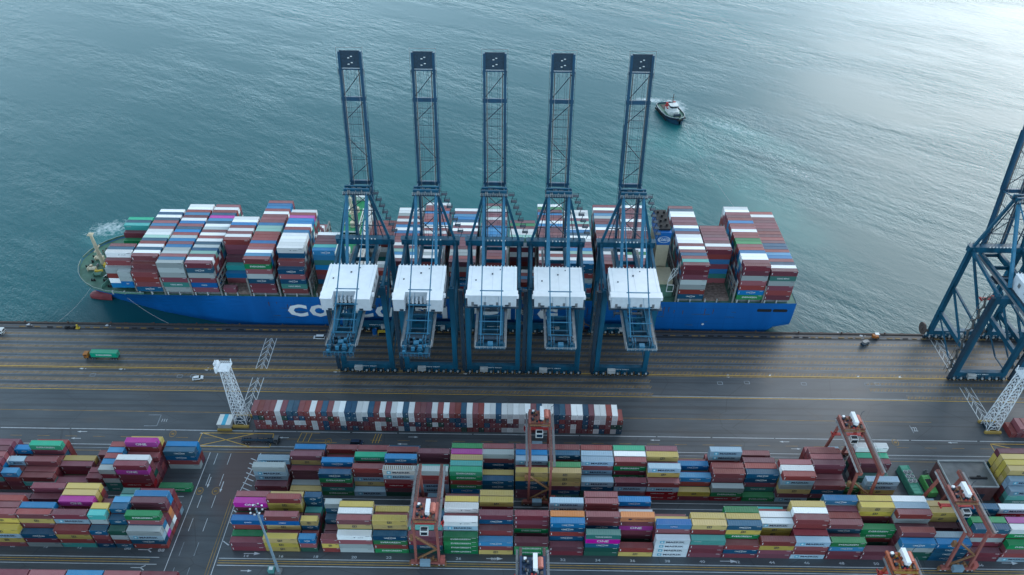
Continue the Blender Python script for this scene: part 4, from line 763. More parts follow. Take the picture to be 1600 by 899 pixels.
# ------------------------------------------------------------ quay cranes
SY_ = 27.1
def crane(name='quay_crane', notch=False):
    R = bpy.data.objects.new(name, None); COL.objects.link(R); B = lambda mb, nm, mt, p=R: mb.build(nm, mt, p)
    ins = 10.8
    for x in (-ins, ins):
        B(MB().beam((x, 0, 4.5), (x, 0, 50.5), 2.1, 1.7, up=(0, 1, 0)), 'leg', M_CR)
        B(MB().beam((x, SY_, 4.5), (x, SY_, 54.8), 2.1, 1.8, up=(0, 1, 0)), 'leg', M_CR)
        B(MB().beam((x, 0, 17), (x, SY_, 17), 1.5, 2.2), 'portal_beam', M_CR)
        B(MB().beam((x, 0, 50.2), (x, SY_, 53.6), 1.1, 1.4), 'top_tie', M_CR)
        B(MB().beam((x, 0, 30), (x, SY_, 33), .8, .9), 'side_tie', M_CR)
        B(MB().beam((x, SY_, 55), (x, 0, 31), .9, .9), 'diagonal_brace', M_CR)
        B(MB().beam((x, SY_, 33), (x, 7, 17.5), .8, .8), 'diagonal_brace', M_CR)
        B(MB().beam((x, SY_, 16), (x, 9, 6), .5, .5).beam((x, 9, 6), (x, 0, 6), .5, .5), 'lower_tie', M_CR)
    for y in (0, SY_):
        B(MB().box(-11.9, 11.9, y-.95, y+.95, 3.2, 5.6), 'sill_beam', M_CR)
        t = MB(); put_text(t, 'SAFETY FIRST', 0, 4.2, .55, y-.98, width=7.5); B(t, 'lettering', M_WT)
        for k in range(8):
            bx = -11.2+k*3.2; bg_ = MB().box(bx-1.25, bx+1.25, y-.5, y+.5, 1.0, 2.1, 0).box(bx-.4, bx+.4, y-.4, y+.4, 2.1, 3.2, 0).box(bx-1.4, bx-1.1, y-.75, y+.75, 1.1, 1.7, 2).box(bx+.2, bx+.9, y-1.15, y-.5, 1.2, 2.0, 3)
            for w in (-.72, .72): bg_.cyl((bx+w, y-.62, .48), (bx+w, y+.62, .48), .48, 9, 1)
            bg_.cyl((bx-.72, y-.66, .48), (bx-.72, y-.6, .48), .2, 6, 3)
            B(bg_, 'bogie', [M_CR, M_BLK, M_CRD, M_LGT])
        for s in (-1, 1): B(MB().box(s*12.7-.5, s*12.7+.5, y-.45, y+.45, .5, 1.7), 'buffer', M_CRD)
    B(MB().box(-12.6, 12.6, SY_-1.1, SY_+1.1, 52.5, 55.5).box(-12.9, 12.9, SY_-1.5, SY_+1.5, 55.5, 55.6), 'seaside_cross_beam', M_CR)
    B(MB().box(-11.6, 11.6, -.9, .9, 46.2, 49.2), 'landside_cross_beam', M_CR)
    lamps = MB()
    for k in range(7): lamps.box(-4.6+k*1.5, -4.2+k*1.5, SY_-1.75, SY_-1.4, 55.6, 56.1)
    B(lamps, 'floodlights', M_WHP)
    BE = -5.5 if notch else 0
    for x in (-4.1, 4.1):
        B(MB().box(x-.65, x+.65, -32.5+BE, 30.0, 48.0, 50.4), 'main_girder', M_CR)
        B(MB().box(x+(1.5 if x > 0 else -1.5)-.5, x+(1.5 if x > 0 else -1.5)+.5, -33.5, 29, 49.3, 49.4).beam((x+(2 if x > 0 else -2), -33.5, 50.4), (x+(2 if x > 0 else -2), -8, 50.4), .08).beam((x+(2 if x > 0 else -2), 10, 50.4), (x+(2 if x > 0 else -2), 29, 50.4), .08), 'walkway', M_GRY)
    for y in (-32.3, -24, -16, 12, 20, 29): B(MB().box(-3.5, 3.5, y-.35, y+.35, 48.2, 49.8), 'girder_cross_tie', M_CR)
    if notch:
        B(MB().box(-3.5, 3.5, -37.8, -37.2, 48.2, 49.8), 'girder_cross_tie', M_CR)
        q_ = MB(); rq = random.Random(6)
        for k in range(26): x = -5+rq.random()*9; y = -38.5+rq.random()*6.5; q_.box(x, x+.5+rq.random(), y, y+.4+rq.random()*.8, 49.7, 50.4+rq.random()*1.6, k % 3)
        for k in range(9): q_.beam((-5.6+k*1.4, -39, 48.5), (-5.6+k*1.4, -39, 51.3), .1, m=1)
        q_.box(-5.6, 5.6, -39.1, -31, 49.5, 49.62, 2).beam((-5.6, -39, 51.3), (5.6, -39, 51.3), .12, m=1)
        B(q_, 'tail_platform', [M_CR, M_CRL, M_CRD])
    e = MB().box(-5.6, 5.6, -34.6, -31.0, 49.5, 49.7, 0).box(-4.6, 4.6, -30.8, -28.6, 49.8, 51.0, 1).box(-1, 1, -34.2, -32.4, 49.7, 51.6, 2)
    for x in (-3.6, -2.6, 2.6, 3.6): e.beam((x, -34, 49.8), (x, -34, 53.2), .18, m=2).beam((x, -34, 53.2), (x, -31, 53.2), .18, m=2).beam((x, -31, 53.2), (x, -31, 49.8), .18, m=2)
    for x in (-3.1, 3.1): e.cyl((x-.5, -32.5, 51.1), (x+.5, -32.5, 51.1), .8, 9, 1)
    for z in (50.3, 50.8): e.beam((-5.6, -34.6, z), (5.6, -34.6, z), .08, m=3); e.beam((-5.6, -34.6, z), (-5.6, -31, z), .08, m=3); e.beam((5.6, -34.6, z), (5.6, -31, z), .08, m=3)
    for k in range(8): e.beam((-5.6+k*1.6, -34.6, 49.7), (-5.6+k*1.6, -34.6, 50.8), .08, m=3)
    B(e, 'rope_anchor_platform', [M_CR, M_CRD, M_CRL, M_LGT])
    # light blue ladder frame of the backstays
    for x in (-4.1, 4.1):
        B(MB().beam((x, 23.2, 80.3), (x*1.02, 8.6, 57.5), 1.15, 1.15).beam((x*1.02, 8.6, 57.5), (x*1.03, 4.5, 50.8), 1.15, 1.15), 'rear_frame_leg', M_CRL)
        B(MB().beam((x, 23.4, 81), (x*.92, -29, 51.2), .42, .42), 'backstay', M_CRL)
        B(MB().beam((x, 26.2, 80.3), (2.55*x, SY_, 55.4), 1.05, 1.05), 'front_frame_leg', M_CR)
        B(MB().beam((x, 24.6, 80), (x*1.9, 27.5, 55.5), .35, .35), 'inner_stay', M_CRD)
    ld = MB()
    for y in (-13, -18.5, -24, -28.5): z = 51.2+(y+29)*.555; ld.beam((-4.6, y, z), (4.6, y, z), .3, .3)
    for x in (-2.6, 2.6): ld.beam((x, -9, 56.5), (x, -28, 51.9), .12, .12)
    B(ld, 'stay_ties', M_CRL)
    br = MB().beam((-4.1, 24, 72), (4.1, 24.5, 78.5), .28).beam((-4.1, 21, 71), (4.1, 17, 64.5), .28)
    B(br, 'frame_bracing', M_CRD)
    ap = MB().box(-5.6, 5.6, 22.3, 28.0, 80.2, 80.6, 1).box(-5.2, 5.2, 23.6, 24.5, 80.6, 82.4, 0).box(-5.2, 5.2, 26, 26.8, 80.6, 82.4, 0)
    rg = random.Random(2)
    for k in range(16): x = -4.8+k*.62; y = 23+rg.random()*3.8; ap.cyl((x, y, 81.4), (x+.35, y, 81.4), .75, 8, 2)
    for k in range(12): x = -5.5+k; ap.beam((x, 22.3, 80.6), (x, 22.3, 81.8), .09, m=3)
    ap.beam((-5.6, 22.3, 81.8), (5.6, 22.3, 81.8), .1, m=3).beam((-5.6, 22.3, 81.2), (5.6, 22.3, 81.2), .08, m=3)
    B(ap, 'apex_platform', [M_CR, M_CRD, M_GRY, M_LGT])
    # raised boom
    el = math.radians(80); hz, hy = 50.2, 30.0; dv = Vector((0, math.cos(el), math.sin(el))); nv = Vector((0, -math.sin(el), math.cos(el)))
    P_ = lambda x, t, n=0: Vector((x, hy, hz))+dv*t+nv*n
    for x in (-4.1, 4.1):
        B(MB().beam(P_(x, 0), P_(x, 83), .95, 1.9, up=tuple(nv)), 'boom_girder', M_CRB)
        o = 1.35 if x > 0 else -1.35
        wk = MB().beam(P_(x*.76, 2, .6), P_(x*.76, 76, .6), .35, .12, m=0, up=tuple(nv)).beam(P_(x*.68, 2, 1.5), P_(x*.68, 76, 1.5), .09, m=1)
        for k in range(19): wk.beam(P_(x*.68, 3+k*4, .6), P_(x*.68, 3+k*4, 1.5), .08, m=1)
        B(wk, 'boom_walkway', [M_BRN, M_LGT])
    for t, w in ((2, 1.2), (29, 1.6), (64.5, 1.6), (76.2, .5)): B(MB().beam(P_(-4.8, t), P_(4.8, t), w, 1.4, up=tuple(nv)), 'boom_cross_tie', M_CRB)
    tp = MB().beam(P_(0, 76.8, .4), P_(0, 83.4, .4), 7.8, .4, m=0, up=tuple(nv))
    for t, x in ((78.2, -.6), (78.8, .7), (80.6, -.5), (81.2, .6)): tp.beam(P_(x-.35, t, .45), P_(x+.35, t, .45), .3, .7, m=1, up=tuple(nv))
    for k in range(7): tp.beam(P_(-4.7+k*1.57, 76, .6), P_(-4.7+k*1.57, 74.2, .6), .12, m=2)
    for s in (-5.1, 5.1):
        tp.beam(P_(s, 74, .8), P_(s, 84.6, .8), .1, m=3)
        for k in range(7): tp.beam(P_(s, 75+k*1.6, -.3), P_(s, 75+k*1.6, .8), .08, m=3)
    tp.beam(P_(-5.1, 84.6, .8), P_(5.1, 84.6, .8), .1, m=3)
    B(tp, 'boom_tip_platform', [M_CRD, M_WHP, M_CRD, M_GRY])
    cb = MB()
    for x in (-2.0, -1.2, 1.1, 1.9): cb.beam(P_(x, 3, .3), P_(x, 76, .3), .07)
    for x in (-2.6, 2.6): cb.beam(P_(x, 30, .3), P_(x, 64, .3), .07)
    for t in (40, 46, 57, 61): cb.beam(P_(-3.5, t, 0), P_(3.5, t, 0), .12)
    B(cb, 'boom_ropes', M_CRD)
    fz = MB()
    for x in (-4.1, 4.1):
        s = 1 if x > 0 else -1
        for k in range(37): fz.beam(P_(x+s*.55, 2+k*2.1, -.2), P_(x+s*1.0, 2+k*2.1, -.2), .1, up=tuple(nv))
        fz.beam(P_(x+s*1.0, 2, -.2), P_(x+s*1.0, 76, -.2), .09, up=tuple(nv))
    for k in range(34): fz.beam(P_(-2.9, 3+k*2.15, .9), P_(-2.2, 3+k*2.15, .9), .08, up=tuple(nv))
    B(fz, 'boom_brackets', M_CRD)
    B(MB().beam((-8.6, 27, 62), (8.6, 27, 62), .3), 'frame_tie', M_CRD); B(MB().beam((-6.3, 26.6, 70), (6.3, 26.6, 70), .28), 'frame_tie', M_CRD)
    fd = MB().beam((-12, SY_, 56.7), (12, SY_, 56.7), .1)
    for k in range(16): fd.beam((-12+k*1.6, SY_+1.2, 55.6), (-12+k*1.6, SY_+1.2, 56.7), .1)
    B(fd, 'cross_beam_railing', M_CRD)
    for a_, c_ in ((56, 63), (48, 40), (31, 37.5), (66, 75), (8, 15), (24, 17)): B(MB().beam(P_(-3.6, a_), P_(3.6, c_), .26), 'boom_diagonal', M_CRD)
    for t in range(34, 64, 5): B(MB().beam(P_(-3.6, t, .2), P_(3.6, t, .2), .14), 'boom_rung', M_CRD)
    for x in (-4.1, 4.1): B(MB().beam((x*1.05, 25.5, 81), P_(x*1.1, 29, -1.2), .4, .4).beam(P_(x*1.12, 29, -1.2), P_(x*1.12, 55, -1.3), .3, .3, up=tuple(nv)), 'folded_forestay', M_CR)
    # machinery house
    hs = MB(); x0, x1, y0, y1, z0, z1 = -9.7, 9.7, -11.6, 6.2, 50.6, 56.6
    if notch:
        hs.box(x0, -5.2, y0-3.4, y1, z0, z1, 1, skip='t').box(-5.2, 3.6, y0+1.5, y1, z0, z1-.05, 1, skip='t').box(3.6, x1, y0-3.4, y1, z0, z1, 1, skip='t')
    else: hs.box(x0, x1, y0, y1, z0, z1, 1, skip='t')
    rf = MB()
    if notch: rf.box(x0-.15, -5.2, y0-3.6, y1+.2, z1, z1+.18).box(-5.2, 3.6, y0+1.2, y1+.2, z1-.02, z1+.15).box(3.6, x1+.15, y0-3.6, y1+.2, z1, z1+.18)
    else: rf.box(x0-.15, x1+.15, y0+3.0, y1+.2, z1, z1+.2).box(x0-.6, x1+.6, y0-.3, y0+3.0, z1-.12, z1+.08)
    for k in range(14): rf.box(x0+.4+k*1.4, x0+.65+k*1.4, y1-.2, y1+.1, z1+.2, z1+.9)
    for k in range(0, 7, 3):
        xx = x0+1.2+k*2.85
        if not notch or k in (0, 6): rf.box(xx, xx+.1, y0+3.2, y1, z1+.2 if not notch else z1+.18, z1+.25, 1)
    for s_ in (-1, 1):
        xs = s_*9.72
        for k in range(3): hs.box(min(xs, xs+s_*.06), max(xs, xs+s_*.06), y0+2.5+k*5, y0+4.0+k*5, z0+2.6, z0+4.4, 2)
    for k in range(4):
        if not notch: hs.box(x0+1.5+k*4.9, x0+2.5+k*4.9, y0-.05, y0, z0+.2, z0+2.3, 2)
    hs.beam((x0-.9, y0-.9, z0+1.1), (x1+.9, y0-.9, z0+1.1), .07, m=2)
    H_ = B(hs, 'machinery_house', [M_HS, M_HW, M_GRY]); B(rf, 'roof', [M_HS, M_HW], H_)
    dt = MB()
    for k in range(3): x = -6.5+k*6.2; dt.box(x-.8, x+.8, (y0-(3.45 if notch and abs(x) > 4 else .05)) if not (notch and k == 1) else y0+1.45, y0+.1 if not (notch and k == 1) else y0+1.6, z0+.1, z0+1.0)
    for k in range(5): 
        if notch: dt.box(-4.4+k*1.6, -3.5+k*1.6, y0-.3, y0+1.45, z0+1.2, z0+3.6, 1)
    dt.box(-.4, .2, 1, 1.6, z1+.2, z1+.5).box(-6.9, -6.4, -3, -2.4, z1+.2, z1+.45).box(2.8, 3.2, 4, 4.4, z1+.2, z1+.45)
    B(dt, 'vents', [M_CRD, M_HW], H_)
    for s in (-1, 1): B(MB().box(s*10.2-.45, s*10.2+.45, y0+1.0, y0+2.2, z0+3.4, z0+4.8), 'air_unit', M_HS, H_)
    B(MB().box(-10.6, 10.6, y0-1, y1+.8, 50.42, 50.55), 'house_floor', M_CRD)
    # stair tower on the left landside leg, stairs on the right frame leg
    stt = MB()
    for dx, dy in ((-1.2, -1.1), (1.0, -1.1), (-1.2, 1.1), (1.0, 1.1)): stt.beam((-13.2+dx, 1.8+dy, 3.2), (-13.2+dx, 1.8+dy, 49), .16)
    for k in range(15):
        z = 4+k*3; a, b_ = (-1, 1) if k % 2 else (1, -1); stt.beam((-13.3, 1.8+a, z), (-13.3, 1.8+b_, z+3), .9, .18); stt.box(-14.3, -12.2, 1.8+b_*1.1-.35, 1.8+b_*1.1+.35, z+2.9, z+3.0)
    B(stt, 'stair_tower', mat('stair_grey_brown', (.13, .125, .12), .6, var=.3))
    MBs = MB().box(-13.9, -12.4, -1.6, -.6, 3, 50); B(MBs, 'lift_shaft', M_CRD)
    s2 = MB(); A_ = Vector((5.4, 26.2, 79)); D_ = Vector((12.4, SY_, 56.5)); pts = [A_.lerp(D_, k/7) for k in range(8)]
    for k in range(7):
        p, q = pts[k], pts[k+1]; m_ = (p+q)/2; s2.box(p.x+.5, p.x+3.0, p.y-.9, p.y+.9, p.z-.2, p.z); s2.beam((p.x+2.6, p.y, p.z), (q.x+.8, q.y, q.z), .7, .2); s2.beam((p.x+2.9, p.y, p.z), (p.x+2.9, p.y, p.z+1.2), .1); s2.beam((p.x+.4, p.y, p.z+1.1), (p.x+3, p.y, p.z+1.1), .1)
    B(s2, 'stairs', M_CRD)
    # trolley with operator cab and spreader, cable reel
    tr = MB().box(-4.9, 4.9, 11.5, 16.5, 46.7, 47.4, 0).box(-1.2, 1.2, 8.2, 10.8, 43.6, 46.3, 1).box(-1.1, 1.1, 8.0, 8.25, 44.3, 45.8, 2)
    for x in (-3.5, 3.5): tr.cyl((x-.5, 14, 46), (x+.5, 14, 46), .7, 8, 0)
    B(tr, 'trolley', [M_CRD, M_WHP, M_GLS])
    sp = MB().box(-6.0, 6.0, 13.4, 14.6, 36.2, 36.8, 0).box(-6.1, -5.6, 12.8, 15.2, 35.9, 36.7, 0).box(5.6, 6.1, 12.8, 15.2, 35.9, 36.7, 0).box(-1.5, 1.5, 13, 15, 36.8, 37.8, 0)
    for x in (-1.2, 1.2):
        for y in (13.2, 14.8): sp.beam((x, y, 37.8), (x*2, y, 46.5), .07, m=1)
    B(sp, 'spreader', [M_CRD, M_CRD])
    B(MB().cyl((-15.6, SY_-.2, 6.6), (-14.9, SY_-.2, 6.6), 2.9, 20).cyl((-16.0, SY_-.2, 6.6), (-14.5, SY_-.2, 6.6), .8, 10).beam((-14.9, SY_-.2, 6.6), (-11.5, SY_-.2, 4.6), .6), 'cable_reel', M_BRN)
    eh = MB().box(-6, -2.5, -2.6, -1.0, 3.3, 5.2, 0).box(2, 4, SY_-2.4, SY_-.98, 3.4, 5.0, 0)
    B(eh, 'electric_cabinet', M_LGT)
    return R
qc1 = crane(notch=True); qc2 = crane(notch=False)
CX = [(-64.6, 'leftmost blue quay crane with raised boom and notched white machinery house'), (-36.2, 'blue quay crane with raised boom and notched machinery house, second from left'), (-8.3, 'middle blue quay crane of five, raised boom over the ship'),
      (18.3, 'blue quay crane with raised boom, fourth from the left alongside the ship'), (48.9, 'blue quay crane with raised boom nearest the ship funnel'), (210.5, 'blue quay crane standing alone at right edge, boom cut by the frame'), (238, 'blue quay crane furthest right, only its landside leg in the frame')]
for i, (x, lb) in enumerate(CX):
    o = qc1 if i == 0 else (qc2 if i == 2 else copy_tree(qc1 if i < 2 else qc2)); o.location = (x, 236.4, 0)
    tag(o, lb, 'crane', 'blue quay cranes along the seaside rails')
    for ch in o.children:
        nm = ch.name.split('.')[0]
        if i == 0 and nm in ('machinery_house', 'house_floor'): ch.location.x = -1.2
        if nm == 'trolley' or nm == 'spreader': ch.location.y = (-11, -14, -12, -10, -13, 0, 3)[i]
        if i == 5 and nm == 'spreader': ch.data = ch.data.copy(); ch.data.materials[0] = M_RED
        if i >= 5 and nm in ('machinery_house', 'house_floor'): ch.location.x = 6.5
# ------------------------------------------------------------ rubber tyred yard gantries (origin: middle of the near wheel line)
def gantry(main, trim, TY, body='yard_gantry'):
    """TY: trolley position along the span (local y)"""
    R = bpy.data.objects.new(body, None); COL.objects.link(R); B = lambda mb, nm, mt, p=R: mb.build(nm, mt, p)
    S = 26.0; Z = 22.5; hx = 3.9
    for x in (-hx, hx):
        for y, ty in ((0, 2.0), (S, S-2.6)): B(MB().beam((x*(1.05), y, 2.0), (x, ty, Z), .85, .85, up=(0, 1, 0)), 'leg', main)
        B(MB().box(x-.52, x+.52, -.2, S+.2, Z-.2, Z+1.3), 'main_girder', main)
        s = 1 if x > 0 else -1
        w = MB().box(x+s*.75, x+s*1.55, .5, S-.5, Z+.9, Z+.98)
        for k in range(14): w.beam((x+s*1.55, .5+k*1.92, Z+.9), (x+s*1.55, .5+k*1.92, Z+1.95), .07)
        w.beam((x+s*1.55, .5, Z+1.95), (x+s*1.55, S-.5, Z+1.95), .07); B(w, 'walkway', M_GRY)
        B(MB().box(x-.42, x+.42, 0, S, Z+1.3, Z+1.36).box(x-.1, x+.1, 0, S, Z+1.36, Z+1.5), 'trolley_rail', mat('rail_deck_brown', (.15, .085, .075), .7, var=.4, scale=1.5))
    for y, m_ in ((0, 0), (S, 1)):
        B(MB().box(-6.0, 6.0, y-.65, y+.65, 1.55, 2.7), 'sill_beam', main)
        for x in (-4.9, -1.9, 1.9, 4.9) if False else (-4.8, 4.8):
            bg_ = MB().box(x-1.5, x+1.5, y-.45, y+.45, .95, 1.6, 1)
            for w_ in (-.8, .8): bg_.cyl((x+w_, y-.42, .75), (x+w_, y+.42, .75), .75, 12, 0).cyl((x+w_, y-.46, .75), (x+w_, y-.4, .75), .35, 8, 2)
            B(bg_, 'wheel_bogie', [M_BLK, main, M_LGT])
        B(MB().box(-6.6, -6.1, y-.5, y+.5, .5, 2.2).box(6.1, 6.6, y-.5, y+.5, .5, 2.2), 'bumper', trim)
    # power pack, stairs and X bracing at the near side
    B(MB().box(-2.6, 1.0, -1.9, -.2, 2.1, 4.4), 'power_pack', M_CRL if main is M_CRD else mat('pack_light_blue', (.22, .34, .42), .5))
    B(MB().box(4.6, 6.2, -.9, .9, 2.7, 5.2), 'control_cabinet', mat('cabinet_pink_red', (.45, .12, .10), .5))
    B(MB().box(-2.4, 1.8, S-.8, S+1.0, 2.7, 4.6), 'rear_cabinet', mat('pack_light_blue', (.22, .34, .42), .5))
    br = MB().beam((-hx, 1.4, 16), (hx*.9, .6, 9.5), .7, .5).beam((hx*.9, .6, 9.5), (-hx*.9, .2, 4), .6, .4)
    for k in range(8):
        t = k/7; br.beam((-hx+(2*hx)*t*.95, 1.1, 16.2-6.5*t), (-hx+(2*hx)*t*.95, 1.1, 17.2-6.5*t), .06)
    br.beam((-hx, 1.1, 17.2), (hx*.9, 1.1, 10.7), .06); B(br, 'stair', trim)
    cg = MB()
    for k in range(7): cg.box(-2.6+k*.85, -1.9+k*.85, -.2+(k % 2)*.4, .6+(k % 2)*.4, 2.75, 3.5+.5*(k % 3))
    B(cg, 'hydraulic_units', trim)
    B(MB().box(-hx-1.8, -hx-.7, 1.2, 2.4, 13.4, 15.8).beam((-hx-1.3, 1.8, 15.8), (-hx-1.3, 1.8, 17.3), .1), 'leg_platform', trim)
    # trolley
    T = MB().box(-hx, hx, TY-3.0, TY+3.2, Z+1.5, Z+1.9, 0).box(-hx-.3, -hx+.5, TY-3.4, TY+3.4, Z+1.5, Z+2.4, 0).box(hx-.5, hx+.3, TY-3.4, TY+3.4, Z+1.5, Z+2.4, 0)
    rg = random.Random(9)
    for k in range(34): x = -3.4+rg.random()*6.2; y = TY-3.2+rg.random()*5.6; T.box(x, x+.3+rg.random()*.6, y, y+.3+rg.random()*.8, Z+1.9, Z+2.2+rg.random()*.9, (1, 4, 0, 2, 1)[k % 5])
    for x in (-.6, .5): T.cyl((x, TY-2.9, Z+2.2), (x+.7, TY-2.9, Z+2.2), .42, 8, 3)
    for k in range(8): T.beam((-hx+k*1.1, TY-3.6, Z+1.9), (-hx+k*1.1, TY-3.6, Z+2.9), .06, m=4)
    T.beam((-hx, TY-3.6, Z+2.9), (hx, TY-3.6, Z+2.9), .07, m=4).box(-hx, hx, TY-4.3, TY-3.4, Z+1.5, Z+1.62, 4)
    t_ = B(T, 'trolley', [main, M_CRD, M_BRN, M_RED, trim])
    B(MB().box(.1, 1.55, TY-2.1, TY+3.3, Z+1.95, Z+4.5), 'electrical_house', M_HS, t_)
    B(MB().cyl((2.5, TY-1.0, Z+2.9), (2.5, TY+2.4, Z+2.9), .95, 14), 'hoist_drum', mat('drum_salmon', (.5, .16, .12), .45), t_)
    B(MB().box(-2.9, -2.0, TY+1.8, TY+2.8, Z+1.95, Z+2.9), 'fan_box', M_HS, t_)
    B(MB().box(-1.5, 1.3, TY-6.6, TY-4.5, Z-2.6, Z-.2, 0).box(-1.2, 1.0, TY-6.64, TY-6.58, Z-2.2, Z-.6, 1).box(-1.2, 1.0, TY-6.3, TY-4.9, Z-.22, Z-.17, 1), 'operator_cab', [M_WHP, M_GLS], t_)
    sp = MB().box(-6.1, 6.1, TY-1.0, TY+.2, 17.7, 18.1, 0)
    for x in (-5.9, 5.5): sp.box(x, x+.4, TY-1.6, TY+.8, 17.5, 18.1, 0)
    for x in (-1.2, 1.2): sp.beam((x, TY-.9, 18.1), (x, TY-1.2, Z+1.5), .06, m=1).beam((x, TY+.1, 18.1), (x, TY+.6, Z+1.5), .06, m=1)
    B(sp, 'spreader', [M_RED, M_CRD])
    an = MB().beam((hx+.6, TY+3.2, Z+2.0), (hx+.6, TY+3.2, Z+4.2), .1).beam((hx+.6, TY+3.2, Z+4.2), (hx+1.6, TY+3.6, Z+4.6), .12)
    B(an, 'antenna', M_CRD, t_)
    return R
GP = [('r', 6.0, -29.0, 141.9, 'salmon-red yard gantry straddling the front right block, left of green stack'), ('r', 23.0, 11.0, 167.4, 'salmon-red yard gantry over the rear right block, its top in front of the long row'),
      ('r', 23.0, 131.4, 166.8, 'salmon-red yard gantry over the rear right block, right of the maroon stacks'), ('r', 15.5, 160.0, 142.6, 'salmon-red yard gantry in front of the dark flat roofed building'),
      ('o', 24.0, 128.4, 107.8, 'orange-red yard gantry cut off by the bottom edge of the picture'), ('b', 19.0, 7.6, 109.0, 'dark blue yard gantry cut off at the bottom edge, grey girders')]
for i, (k, ty, x, y, lb) in enumerate(GP):
    mm = {'r': M_RTG, 'o': M_RTGO, 'b': mat('gantry_dark_blue', (.02, .045, .10), .5, var=.2)}[k]; tt = {'r': mat('trim_ochre', (.26, .13, .06), .6, var=.35, scale=2), 'o': mat('trim_yellow', (.38, .22, .04), .6, var=.3, scale=2), 'b': M_GRY}[k]
    g = gantry(mm, tt, ty); g.location = (x, y, 0); tag(g, lb, 'gantry crane', 'yard gantry cranes over the container blocks')
# ------------------------------------------------------------ white lattice light masts
def lattice_mast():
    R = bpy.data.objects.new('light_mast', None); COL.objects.link(R)
    b = MB(); n = 9; h = 33.; w0 = 2.4; w1 = 1.6
    def W_(k): return w0+(w1-w0)*k/n
    for k in range(n):
        z0, z1 = h*k/n, h*(k+1)/n; a, c = W_(k), W_(k+1); C0 = [(-a, -a), (a, -a), (a, a), (-a, a)]; C1 = [(-c, -c), (c, -c), (c, c), (-c, c)]
        for q in range(4):
            p0, p1 = C0[q], C0[(q+1) % 4]; r0, r1 = C1[q], C1[(q+1) % 4]
            b.beam((*p0, z0), (*r0, z1), .24); b.beam((*r0, z1), (*r1, z1), .13); m_ = ((r0[0]+r1[0])/2, (r0[1]+r1[1])/2, z1)
            b.beam((*p0, z0), m_, .14); b.beam((*p1, z0), m_, .14); b.beam(((p0[0]+m_[0])/2, (p0[1]+m_[1])/2, (z0+z1)/2), ((p1[0]+m_[0])/2, (p1[1]+m_[1])/2, (z0+z1)/2), .09)
    b.build('lattice_frame', M_MST, R)
    tp = MB().box(-2.3, 2.3, -2.3, 2.3, h, h+.25)
    for s in (-1, 1): 
        for z in (h+.8, h+1.4): tp.beam((-2.3, s*2.3, z), (2.3, s*2.3, z), .1); tp.beam((s*2.3, -2.3, z), (s*2.3, 2.3, z), .1)
        for k in range(7): tp.beam((-2.3+k*.76, s*2.3, h), (-2.3+k*.76, s*2.3, h+1.4), .08); tp.beam((s*2.3, -2.3+k*.76, h), (s*2.3, -2.3+k*.76, h+1.4), .08)
    tp.build('top_platform', M_MST, R)
    fl = MB()
    for k in range(4): fl.box(-3.2, -2.5, -2.4+k*1.2, -1.5+k*1.2, h-.8+.0, h+2.2, 0)
    for k in range(3): fl.box(-3.7+k*.6, -3.4+k*.6, -1, 1.3, h+1.8, h+3.0, 0)
    for k in range(2): fl.beam((2.2, -2+k*3.8, h+1.4), (2.4, -2+k*3.8, h+3.2), .3)
    fl.build('floodlights', M_MST, R)
    ldd = MB()
    for s in (-.3, .3): ldd.beam((s, 0, 0), (s, 0, h), .08)
    for k in range(30): ldd.beam((-.3, 0, 1+k), (.3, 0, 1+k), .06)
    ldd.build('ladder', M_MST, R)
    MB().box(-3.4, 3.4, -3.4, -2.4, 0, 1.1).box(-3.4, 3.4, 2.4, 3.4, 0, 1.1).build('base_block', mat('base_ochre', (.36, .24, .06), .6), R)
    MB().box(-2.2, 2.2, -1.9, 1.9, 0, 1.6).build('base_plinth', M_CRD, R)
    return R
m1_ = lattice_mast(); m1_.location = (-113.6, 206.0, 0); tag(m1_, 'white lattice light mast at the left end of the long container row', 'light mast', 'white lattice masts on the apron')
m2_ = copy_tree(m1_); m2_.location = (203.5, 208.5, 0); m2_.scale = (-1, 1, 1); tag(m2_, 'white lattice light mast near the right edge, leaning out of the frame', 'light mast', 'white lattice masts on the apron')
sh = bpy.data.objects.new('equipment_cabin', None); COL.objects.link(sh); sh.location = (-119.8, 204.2, 0); tag(sh, 'small cabin with light blue and white roof panels left of the mast', 'cabin')
MB().box(-2.7, 2.7, -2.6, 2.6, 1.0, 3.4).build('wall', M_LGT, sh); MB().box(-2.9, -.9, -2.8, 2.8, 3.4, 3.6, 0).box(-.9, .8, -2.8, 2.8, 3.4, 3.62, 1).box(.8, 2.9, -2.8, 2.8, 3.4, 3.6, 0).build('roof', [M_WHP, M_ST], sh)
MB().box(-3.0, 3.0, -3.4, -2.6, 0, 1.0).build('base_block', mat('base_ochre', (.36, .24, .06), .6), sh); MB().box(-2.6, 2.6, -2.5, 2.5, 0, 1.0).build('plinth', M_CRD, sh)
